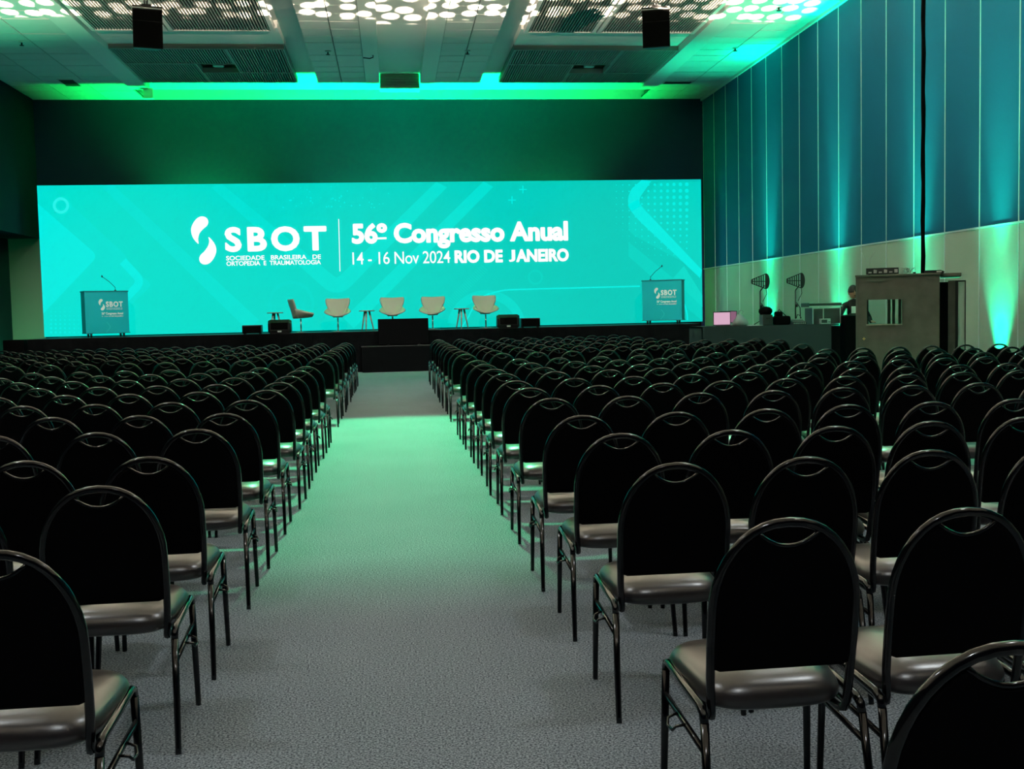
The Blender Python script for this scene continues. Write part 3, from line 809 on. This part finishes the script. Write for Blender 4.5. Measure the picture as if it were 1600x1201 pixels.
for z, r in ((0, .13), (.05, .15), (.11, .13), (.15, .08), (.20, .055), (.22, .03)):
    rr.append([(math.cos(a) * r * (1 + .13 * math.sin(3 * a + z * 20)), math.sin(a) * r * .7, z) for a in [2 * math.pi * k / 18 for k in range(18)]])
m_.rings(rr); m_.build('sack', 'grey_bag', t)
MB().tube([(.03, 0, .2), (.07, .01, .27), (.01, .0, .30), (-.03, 0, .21)], .008, 6).build('strap', 'grey_bag', t)
t = thing('paper_sheet', 'loose white papers lying on the desk between bag and black cases', 'paper', (dX(1181, DY + .1), DY + .12, DZ), .2)
MB().box(-.11, .11, -.09, .09, 0, .006).build('top_sheet', 'paper', t)
MB().box(-.16, .02, -.06, .12, -.0, .003).build('under_sheet', 'paper', t)
# black cases and bag
t = thing('equipment_case', 'upright black equipment case with a round bag on top on the desk', 'case', (dX(1197, DY + .16), DY + .16, DZ))
MB().box(-.10, .10, -.1, .1, 0, .20, bev=.012).build('body', 'case', t)
MB().lathe([(.03, .19), (.10, .20), (.13, .25), (.125, .30), (.08, .34), (.02, .355)], (-.01, 0, 0), 16).build('round_bag', 'black_matte', t)
MB().box(-.04, .04, -.115, -.10, .12, .14).build('handle', 'black', t)
t = thing('camera_bag', 'black padded bag lying beside the upright case on the desk', 'bag', (dX(1221, DY + .16), DY + .16, DZ))
MB().box(-.15, .15, -.12, .12, 0, .17, bev=.04).build('body', 'black_matte', t)
MB().box(-.12, .0, -.10, .10, .15, .255, bev=.03).build('pocket', 'black_matte', t)
MB().tube([(-.15, 0, .15), (-.05, -.02, .29), (.1, 0, .16)], .01, 6).build('strap', 'black', t)
t = thing('audio_mixer', 'low flat mixer with pale connectors before the second antenna stand', 'mixer', (dX(1245, DY + .18), DY + .18, DZ))
m_ = MB(); m_.prism([(-.16, 0), (.16, 0), (.16, .11), (-.16, .05)], lambda a, b2: (-.13, a, b2), lambda a, b2: (.13, a, b2)); m_.build('body', 'case', t)
for k in range(7):
    MB().box(-.12 + k * .035, -.10 + k * .035, -.17, -.155, .015, .035).build('connector', 'pale_metal', t)
for k in range(8):
    MB().lathe([(.012, 0), (.012, .02), (.008, .024)], (-.11 + k * .031, .05, .088), 8).build('knob', 'pale_metal', t)
MB().tube([(.02, .1, .1), (.06, .12, .19), (.10, .1, .17), (.12, .05, .09)], .008, 6).build('cable', 'black', t)
# flight case with its lid
t = thing('flight_case', 'aluminium-edged flight case with a raised lid on the desk', 'case', (dX(1284, DY + .42), DY + .42, DZ), .0)
MB().box(-.26, .28, -.2, .2, 0, .30).build('body', 'case', t)
for a in (-.265, -.06, .275):
    MB().box(a, a + .018, -.212, -.195, 0, .30).build('edge_strip', 'alu', t)
MB().box(-.27, .295, -.212, -.195, .29, .315).build('edge_strip', 'alu', t)
ld = MB().box(-.33, .31, -.22, .22, .325, .40, bev=.006).build('lid', 'case', t)
MB().box(-.335, .315, -.23, -.215, .325, .345).build('edge_strip', 'alu', ld)
MB().box(-.335, .315, -.23, -.215, .39, .405).build('edge_strip', 'alu', ld)
for a in (-.10, .10):
    MB().lathe([(.025, 0), (.025, .012)], (a, -.235, .33), 10).build('latch', 'alu', ld)
t = thing('power_unit', 'pale boxy power unit before the flight case on the desk', 'power unit', (dX(1290, DY + .05), DY + .08, DZ))
MB().box(-.10, .10, -.03, .04, 0, .10, bev=.006).build('housing', 'pale_metal', t)
MB().box(-.08, .03, -.036, -.03, .02, .08).build('display', 'case', t)
MB().lathe([(.02, 0), (.02, .012)], (.07, -.038, .03), 10).build('knob', 'black', t)

def antenna(label, px, pxhead):
    y = DY + .62; x = dX(px, y)
    t = thing('antenna_stand', label, 'antenna', (x, y, 0), 0, 'paddle antennas on stands')
    zt = 1.78
    MB().tube([(0, 0, DZ + .01), (0, 0, zt)], .013, 8).build('pole', 'black', t)
    MB().tube([(.11, .02, DZ + .04), (.10, .02, 1.45), (.02, 0, 1.55)], .009, 6).build('boom', 'black', t)
    MB().lathe([(.03, 0), (.03, .06)], (.02, 0, 1.46), 10).build('clamp', 'black', t)
    for k in range(3):
        a = 2 * math.pi * k / 3 + .4
        MB().tube([(0, 0, DZ + .08), (.13 * math.cos(a), .13 * math.sin(a), DZ + .008)], .009, 6).build('leg', 'black', t)
    MB().tube([(.0, 0, zt), (.04, 0, zt + .05), (.09, 0, zt + .11)], .012, 6).build('swivel', 'black', t)
    MB().tube([(.12, .01, zt + .06), (.14, .02, zt - .05), (.06, .02, 1.58)], .006, 6).build('cable', 'black', t)
    head = MB(); zc = zt + .19
    head.tube([(-.17, 0, zc - .035), (.12, 0, zc - .145)], .009, 6).tube([(-.17, 0, zc + .035), (.12, 0, zc + .145)], .009, 6)
    head.tube([(-.17, 0, zc - .035), (-.17, 0, zc + .035)], .009, 6).tube([(-.17, 0, zc), (.13, 0, zc)], .008, 6)
    hd = head.build('antenna_frame', 'black', t)
    for k in range(7):
        f = k / 6.2; xx = -.15 + f * .27; hh = .04 + f * .105
        MB().box(xx - .009, xx + .009, -.008, .008, zc - hh, zc + hh).build('element', 'black', hd)
    P = [(.12 + .07 * math.cos(a), .15 * math.sin(a)) for a in [math.radians(-90 + 15 * k) for k in range(13)]]
    m_ = MB(); m_.prism(P, lambda a, b2: (a, -.01, zc + b2), lambda a, b2: (a, .01, zc + b2)); m_.build('end_plate', 'black', hd)
antenna('black paddle antenna on a stand, the one beside the upright case', 1188, 1185)
antenna('black paddle antenna on a stand, the one beside the flight case', 1243, 1240)

# the technician, partly behind the booth
py = 20.75
hx = at(1330, 462, py).x
ps = thing('person', 'person in a black shirt leaning on the flight case behind the grey booth', 'person', (hx, py, 0))
def skinned(name, verts, edges, rad, mt, parent, root=0, sub=2):
    me = bpy.data.meshes.new(name); me.from_pydata(verts, edges, []); o = obj(name, me, parent)
    me.materials.append(MT[mt])
    sk = o.modifiers.new('skin', 'SKIN'); sk.use_smooth_shade = True
    for i, v in enumerate(me.skin_vertices[0].data):
        r = rad[i]; v.radius = r if isinstance(r, tuple) else (r, r); v.use_root = (i == root)
    ss = o.modifiers.new('subdivision', 'SUBSURF'); ss.levels = sub; ss.render_levels = sub
    return o
hand = at(1308, 501, DY + .62); hl = (hand.x - hx, hand.y - py, max(hand.z, DZ + .04))
V = [(.10, .04, .95), (.09, .02, 1.15), (.06, -.02, 1.36), (.02, -.05, 1.50), (.0, -.07, 1.60), (-.17, -.06, 1.47), (-.31, -.22, 1.30), (hl[0], hl[1], hl[2] + .02), (.20, -.04, 1.46), (.30, -.16, 1.22), (.22, -.42, 1.14),
     (.01, .03, .88), (-.02, .0, .50), (-.02, .05, .09), (-.03, -.10, .05), (.19, .03, .88), (.22, .02, .50), (.22, .07, .09), (.22, -.08, .05)]
Ed = [(0, 1), (1, 2), (2, 3), (3, 4), (3, 5), (5, 6), (6, 7), (3, 8), (8, 9), (9, 10), (0, 11), (11, 12), (12, 13), (13, 14), (0, 15), (15, 16), (16, 17), (17, 18)]
Rd = [(.15, .11), (.14, .105), (.165, .115), (.10, .08), .055, .065, .05, .033, .065, .05, .033, .095, .065, .045, .035, .095, .065, .045, .035]
body = skinned('body', V, Ed, Rd, 'shirt', ps)
hd = MB(); rr = []
for k in range(9):
    a = math.pi * k / 8 - math.pi / 2
    rr.append([(.083 * math.cos(a) * math.cos(b2) - .0, .10 * math.cos(a) * math.sin(b2) - .10, 1.72 + .125 * math.sin(a)) for b2 in [2 * math.pi * j / 14 for j in range(14)]])
hd.rings(rr, smooth=True); head = hd.build('head', 'skin', ps)
MB().lathe([(.012, -.02), (.018, 0), (.008, .03)], (0, -.205, 1.70), 8).build('nose', 'skin', head)
for s in (-1, 1):
    MB().lathe([(.01, -.03), (.018, 0), (.01, .03)], (s * .086, -.09, 1.71), 8).build('ear', 'skin', head)
    MB().lathe([(.005, -.008), (.013, 0), (.005, .008)], (s * .033, -.19, 1.735), 8).build('eye', 'hair', head)
MB().box(-.025, .025, -.195, -.185, 1.655, 1.663).build('mouth', 'hair', head)
hr = MB(); rr = []
for k in range(8):
    a = math.radians(-8 + 98 * k / 7)
    rr.append([(.098 * math.cos(a) * math.cos(b2), .112 * math.cos(a) * math.sin(b2) - .085, 1.735 + .135 * math.sin(a)) for b2 in [2 * math.pi * j / 16 for j in range(16)]])
hr.rings(rr); hr.build('hair', 'hair', ps)
for (cx, cy, cz), d in (((hl[0], hl[1], hl[2]), -1), ((.22, -.44, 1.14), 1)):
    hv = [(cx, cy, cz + .02), (cx - .01, cy - .05, cz + .012), (cx - .02, cy - .085, cz + .008)]; he = [(0, 1), (1, 2)]; hrad = [.022, .028, .022]
    for f, (ox, ln) in enumerate(((-.030, .055), (-.010, .066), (.010, .062), (.028, .050))):
        b0 = len(hv); hv += [(cx - .02 + ox, cy - .10, cz + .012), (cx - .02 + ox, cy - .10 - ln * .6, cz + .008), (cx - .02 + ox, cy - .10 - ln, cz - .012)]
        he += [(2, b0), (b0, b0 + 1), (b0 + 1, b0 + 2)]; hrad += [.009, .0085, .0075]
    b0 = len(hv); hv += [(cx + .035 * d, cy - .06, cz + .0), (cx + .05 * d, cy - .09, cz - .008)]; he += [(1, b0), (b0, b0 + 1)]; hrad += [.010, .008]
    skinned('hand', hv, he, hrad, 'skin', ps, 0, 1)
t = thing('document', 'white sheet lit on the black stand before the leaning person', 'paper', (at(1335, 495, 20.1).x, 20.1, DZ + .16))
MB().box(-.06, .12, -.01, .0, .03, .16).build('sheet', 'paper', t)
MB().box(-.08, .14, -.012, .06, 0, .03).build('ledge', 'black', t)
t = thing('lectern_stand', 'black stand between the desk and the grey booth', 'stand', (at(1328, 520, 20.1).x, 20.1, 0))
MB().box(-.12, .24, -.05, .20, .0, DZ + .15, bev=.01).build('column', 'black_matte', t)
MB().box(-.13, .25, -.07, .22, DZ + .14, DZ + .16).build('top_plate', 'black', t)

# ------------------------------------------------------------------ interpreters' booth
BTH = math.radians(-27)
BP = at(1338.5, 500, 15.7)
BW, BD = 1.26, 1.35
BZ = at(1338.5, 431, 15.7).z - .02
def bw(x, y, z=0.0):                      # a point of the booth in the room
    return Vector((BP.x + x * math.cos(BTH) - y * math.sin(BTH), BP.y + x * math.sin(BTH) + y * math.cos(BTH), z))
for _ in range(30):                       # width so that the corner meets its measured place
    BW *= 1 + (1468 - project(bw(BW, 0, 1.4))[0]) / 900
bt = thing('booth', 'grey carpet-covered interpreters\' booth with a small window', 'booth', (BP.x, BP.y, 0), BTH)
wx0, wx1 = BW * .128, BW * .548
wz0, wz1 = 1.185, 1.545
for a, b2, c, d in ((0, wx0, .0, BZ), (wx1, BW, 0, BZ), (wx0, wx1, 0, wz0), (wx0, wx1, wz1, BZ)):
    MB().box(a, b2, 0, .05, c, d).build('front_panel', 'booth', bt)
MB().box(0, .05, .05, BD, 0, BZ).build('side_panel', 'booth', bt)
MB().box(BW - .05, BW, .05, BD * .45, 0, BZ).build('side_panel', 'booth', bt)
for a, b2, c, d in ((.05, .10, 0, BZ), (BW - .05, BW, 0, BZ), (.10, BW - .05, 0, .95), (.10, BW - .05, 1.78, BZ)):
    MB().box(a, b2, BD - .05, BD, c, d).build('rear_panel', 'booth_in', bt)
for f in (.36, .42, .50):
    xx = BW * f
    MB().box(xx - .022, xx + .022, BD - .07, BD, .95, 1.78).build('mullion', 'wood', bt)
MB().box(.1, BW - .05, BD - .03, BD - .02, .95, 1.78).build('rear_pane', 'glass', bt)
MB().box(wx0, wx1, .02, .026, wz0, wz1).build('front_pane', 'glass', bt)
fr = MB().box(wx0 - .015, wx0, -.012, .05, wz0 - .015, wz1 + .015).box(wx1, wx1 + .015, -.012, .05, wz0 - .015, wz1 + .015)
fr.box(wx0, wx1, -.012, .05, wz1, wz1 + .015).build('window_frame', 'booth_in', bt)
MB().box(wx0 - .01, wx1 + .01, -.02, .05, wz0 - .018, wz0).build('window_sill', 'wood', bt)
MB().box(-.02, BW + .02, -.02, BD, BZ, BZ + .03, bev=.005).build('roof', 'booth', bt)
MB().box(BW + .02, BW + .30, .35, BD, BZ - .02, BZ + .03, bev=.005).build('roof_wing', 'booth', bt)
MB().box(-.012, .018, -.014, .03, 0, BZ).build('corner_strip', 'booth_in', bt)
MB().box(BW, BW + .12, .42, .48, 0, BZ - .1).build('door_curtain', 'black_matte', bt)
MB().box(BW + .12, BW + .22, .48, .54, 0, BZ - .08).build('door_jamb', 'booth', bt)
zd = BZ - .10
dd = MB().box(BW + .26, BW + .35, .50, .54, .02, zd).build('open_door', 'board', bt)
MB().box(BW + .35, BW + .365, .48, .56, .0, zd + .02).box(BW + .26, BW + .35, .48, .56, zd, zd + .02).box(BW + .22, BW + .26, .48, .56, 0, zd + .02).build('door_edge', 'black', dd)
MB().box(BW + .27, BW + .29, .46, .50, 1.0, 1.12).build('handle', 'pale_metal', dd)
m_ = MB().box(-.022, .022, -.004, 0, -.006, .006).box(-.006, .006, -.004, 0, .006, .022).box(-.006, .006, -.004, 0, -.022, -.006)
m_.build('glint_cross', 'gold', bt, loc=(BW * .09, -.001, .97))  # small glint on the booth front, modelled as a gold cross
MB().box(.18, .40, -.02, -.002, BZ - .07, BZ - .025).build('name_slot', 'booth_in', bt)
def broof(f, y): p = bw(BW * f, y); return (p.x, p.y, RZ)
# things on the booth roof
RZ = BZ + .03
t = thing('radio_receiver', 'black rack receiver with two thin aerials on the grey booth roof', 'receiver', broof(.305, .25), BTH)
wd = BW * .20
MB().box(-wd, wd, 0, .25, .012, .105, bev=.004).build('chassis', 'rack_face', t)
for k in range(6):
    xx = -wd * .85 + k * wd * .32
    MB().box(xx, xx + wd * .2, -.006, 0, .03, .05 + .03 * (k % 2)).build('display', 'pale_metal', t)
for k in range(5):
    MB().lathe([(.008, 0), (.008, .01)], (-wd * .7 + k * wd * .33, -.008, .075), 8).build('knob', 'black', t)
MB().tube([(-wd * .95, .02, .1), (-wd * .95 - .03, .02, .24), (-wd * 1.05 - .07, .02, .40)], .003, 5).build('aerial', 'pale_metal', t)
MB().tube([(-wd * .85, .02, .1), (-wd * .8 + .02, .02, .26), (-wd * .7 + .05, .02, .36)], .003, 5).build('aerial', 'pale_metal', t)
for sx in (-.8, .8): MB().box(wd * sx - .015, wd * sx + .015, .03, .22, 0, .014).build('foot', 'black', t)
t = thing('cable_coil', 'loosely coiled thin cable lying on the grey booth roof', 'cable', broof(.62, .3), BTH)
P = [(.10 * math.cos(a) * (1 - .03 * k) + .02 * math.sin(k * 2.2), .08 * math.sin(a), .012 + .045 * (1 + math.sin(a * 1.3 + k))) for k, a in [(k, k * .5) for k in range(34)]]
MB().tube(P, .004, 5).build('coil', 'grille', t)
MB().box(.07, .11, -.02, .02, 0, .03, bev=.004).build('plug', 'black', t)
t = thing('flat_device', 'flat black device with a pale corner on the grey booth roof', 'device', broof(.93, .3), BTH)
m_ = MB(); m_.prism([(-.13, 0), (.13, 0), (.15, .018), (.10, .045), (-.13, .045)], lambda a, b2: (a, -.08, b2), lambda a, b2: (a, .1, b2)); m_.build('casing', 'black', t)
MB().box(.04, .11, -.084, -.08, .012, .034).build('corner_plate', 'pale_metal', t)
hcp = bw(BW * .80, .45); hc = hcp.x
P = [(hc + .005 * math.sin(k * 1.7), hcp.y, RZ + (ZC - RZ) * k / 22) for k in range(23)]
cb = MB().tube(P, [.032 + .003 * math.sin(k * 2.3) for k in range(23)], 8).build('hanging_cable', 'black_matte')
tag(cb, 'thick black cable bundle hanging from the ceiling onto the booth roof', 'cable')

# ------------------------------------------------------------------ banquet chairs
def chair_meshes():
    def by(z): return .075 - .075 * (z - .45) / .475        # back reclines towards the rear
    parts = []
    HWB, ZA, ZT = .197, .675, .925
    r = .0125
    # back frame: up one side, over the arch, down the other, both ends bent forward under the seat
    side = [(.178, .40, .385), (.180, .20, .372), (.183, .115, .370), (.187, .088, .378), (.190, .078, .40), (.194, by(.47), .47), (HWB, by(.58), .58), (HWB, by(ZA), ZA)]
    right_ = [Vector(p) for p in side]
    arch = []
    b2 = ZT - r - ZA
    for k in range(1, 20):
        a = math.pi * k / 20; z = ZA + b2 * math.sin(a)
        e = .9
        xx = HWB * (abs(math.cos(a)) ** e) * (1 if math.cos(a) > 0 else -1)
        arch.append(Vector((xx, by(z), z)))
    left_ = [Vector((-p.x, p.y, p.z)) for p in right_[::-1]]
    parts.append(('back_frame', MB().tube(right_ + arch + left_, r, 8), 'frame_black'))
    # back panel with the crescent scoop under the arch
    hw = HWB - .006; zb = .507
    out = [(-hw + .02, zb), (hw - .02, zb), (hw - .006, zb + .006), (hw, zb + .02), (hw, .56), (hw, ZA)]
    top = ZT - 2 * r - ZA + .006
    for k in range(1, 40):
        a = math.pi * k / 40; xx = hw * (abs(math.cos(a)) ** .9) * (1 if math.cos(a) > 0 else -1); z = ZA + top * math.sin(a) - .004
        if abs(xx) < .082:
            z = min(z, .884) - .038 * max(0, math.cos(xx / .082 * math.pi / 2)) ** .8
        out.append((xx, z))
    out += [(-hw, ZA), (-hw, .56), (-hw, zb + .02), (-hw + .006, zb + .006)]
    def inset(P, d):
        cx, cz = 0, .70
        return [(x - d * (1 if x > cx else -1) * min(1, abs(x) / .05), z - d * (1 if z > cz else -1)) for x, z in P]
    I1 = inset(out, .008)
    m_ = MB()
    R0 = [(x, by(z) + .012, z) for x, z in I1]; R1 = [(x, by(z) + .006, z) for x, z in out]; R2 = [(x, by(z) - .006, z) for x, z in out]; R3 = [(x, by(z) - .011, z) for x, z in I1]
    m_.rings([R0, R1, R2, R3], 0, True, True, False)
    parts.append(('back_panel', m_, 'panel_black'))
    sc = [p for p in out if p[1] > .80 and abs(p[0]) < .083]
    parts.append(('handle_rim', MB().tube([(x, by(z) - .006, z + .002) for x, z in sc], .0058, 6), 'frame_black'))
    # seat cushion
    def outline(d):
        P = []
        for k in range(40):
            a = 2 * math.pi * k / 40; c, s = math.cos(a), math.sin(a)
            ex = .50
            u = (abs(c) ** ex) * (1 if c > 0 else -1); v = (abs(s) ** ex) * (1 if s > 0 else -1)
            yy = .283 + v * (.222 - d)
            wd = .214 + .014 * v
            P.append((u * (wd - d), yy))
        return P
    lay = [(.045, .389), (.022, .391), (.007, .400), (.001, .412), (.001, .426), (.006, .440), (.016, .455), (.032, .467), (.055, .476), (.09, .483), (.13, .487), (.18, .489)]
    m_ = MB(); m_.rings([[(x, y, z + .012 * (y - .285)) for x, y in outline(d)] for d, z in lay], 0, True, True, True)
    parts.append(('seat', m_, 'vinyl'))
    for s in (1, -1):
        fx, tx = s * .226, s * .219
        parts.append(('leg', MB().tube([(s * .229, -.035, 0), (s * .229, -.030, .02), (s * .225, .005, .18), (tx, .045, .375)], [.0105, .0105, .012, .0125], 8), 'frame_black'))
        parts.append(('leg', MB().tube([(fx, .445, 0), (fx, .444, .02), (s * .223, .437, .20), (tx, .43, .40)], [.0105, .0105, .012, .0125], 8), 'frame_black'))
        parts.append(('side_rail', MB().tube([(tx, .045, .370), (tx, .055, .398), (tx, .085, .410), (tx, .25, .418), (tx, .395, .428), (tx, .422, .420), (tx, .43, .398)], .0125, 8), 'frame_black'))
        parts.append(('brace', MB().tube([(s * .222, .03, .300), (s * .222, .435, .325)], .009, 6), 'frame_black'))
        xo = s * .226
        parts.append(('ring_link', MB().tube([(xo, .20, .315), (xo + s * .028, .20, .312), (xo + s * .034, .215, .296), (xo + s * .034, .265, .292), (xo + s * .028, .28, .308), (xo, .28, .32)], .0045, 6), 'frame_black'))
    return parts
CP = chair_meshes()
part_me = [(nm, m_.mesh('chair_' + nm, mt)) for nm, m_, mt in CP]
allm = MB(); names = ['frame_black', 'panel_black', 'vinyl']
for nm, m_, mt in CP:
    if nm in ('ring_link',): continue
    k = len(allm.v); allm.v += m_.v; allm.f += [[i + k for i in f] for f in m_.f]; allm.m += [names.index(mt)] * len(m_.f); allm.s += m_.s
whole_me = allm.mesh('banquet_chair', names)

ORD = 'first second third fourth fifth sixth seventh eighth ninth tenth eleventh twelfth thirteenth fourteenth fifteenth sixteenth seventeenth eighteenth nineteenth twentieth twenty-first'.split()
ROWS_R = [1.64, 2.76, 3.82, 4.76, 5.68, 6.87, 7.90, 8.83, 9.92, 10.75, 11.82, 12.87, 14.95, 16.15, 17.2, 18.35, 19.35, 20.4, 21.6, 22.9, 24.1]
ROWS_L = [2.72, 3.74, 4.56, 5.62, 6.55, 7.55, 8.52, 9.49, 10.49, 11.5, 12.5, 14.75, 15.95, 17.05, 17.95, 19.0, 20.1, 21.2, 22.2, 23.2]
spots = []
rnd = random.Random(3)
for side, rows in ((1, ROWS_R), (-1, ROWS_L)):
    for ri, y0 in enumerate(rows):
        slope = min(.012 * y0, .13) if side > 0 else min(.006 * y0, .06)
        for c in range(18):
            if side > 0 and ri == 0 and c > 1: break
            d = .5 * c
            x = side * (.99 + d) + rnd.uniform(-.012, .012) + (.03 if side > 0 and ri == 1 else 0)
            y = y0 + slope * d + rnd.uniform(-.035, .035)
            if side > 0:
                if x > 8.9: break
                if y0 > 13.5 and x > 6.05 and y < 17.0: continue
                if y0 > 13.5 and x > 6.95: continue
                if y0 > 18.9 and x > 5.4: continue
            elif x < -9.3: break
            px, py_, dz = project((x, y, .925)); hwpx = .24 * FPX / dz
            if px + hwpx < 0 or px - hwpx * 1.6 > 1600 or py_ > 1201: continue
            spots.append((dz, side, ri, c, x, y, rnd.uniform(-1.6, 1.6)))
spots.sort()
print('chairs', len(spots))
NEAR, MAXN = 13.4, 300
rest = MB()
for i, (dz, side, ri, c, x, y, a) in enumerate(spots):
    rz = math.radians(a)
    if i < MAXN:
        lab = 'black banquet chair %s of aisle, %s row from the back, %s seat from the aisle' % ('right' if side > 0 else 'left', ORD[ri], ORD[c])
        grp = 'banquet chairs in rows'
        if y < NEAR:
            t = thing('banquet_chair', lab, 'chair', (x, y, 0), rz, grp)
            for nm, me in part_me:
                if nm == 'ring_link':
                    if c > 0 or (me.vertices[0].co.x > 0) == (side > 0): continue
                obj(nm, me, t)
        else:
            t = obj('banquet_chair', whole_me, None, (x, y, 0), (0, 0, rz)); tag(t, lab, 'chair', grp)
    else:
        k = len(rest.v); cs, sn = math.cos(rz), math.sin(rz)
        rest.v += [(x + p[0] * cs - p[1] * sn, y + p[0] * sn + p[1] * cs, p[2]) for p in allm.v]
        rest.f += [[q + k for q in f] for f in allm.f]; rest.m += allm.m; rest.s += allm.s
if rest.v:
    o = rest.build('banquet_chairs_far', names); tag(o, 'mass of black banquet chairs in the far rows before the stage', 'chairs'); o['kind'] = 'stuff'
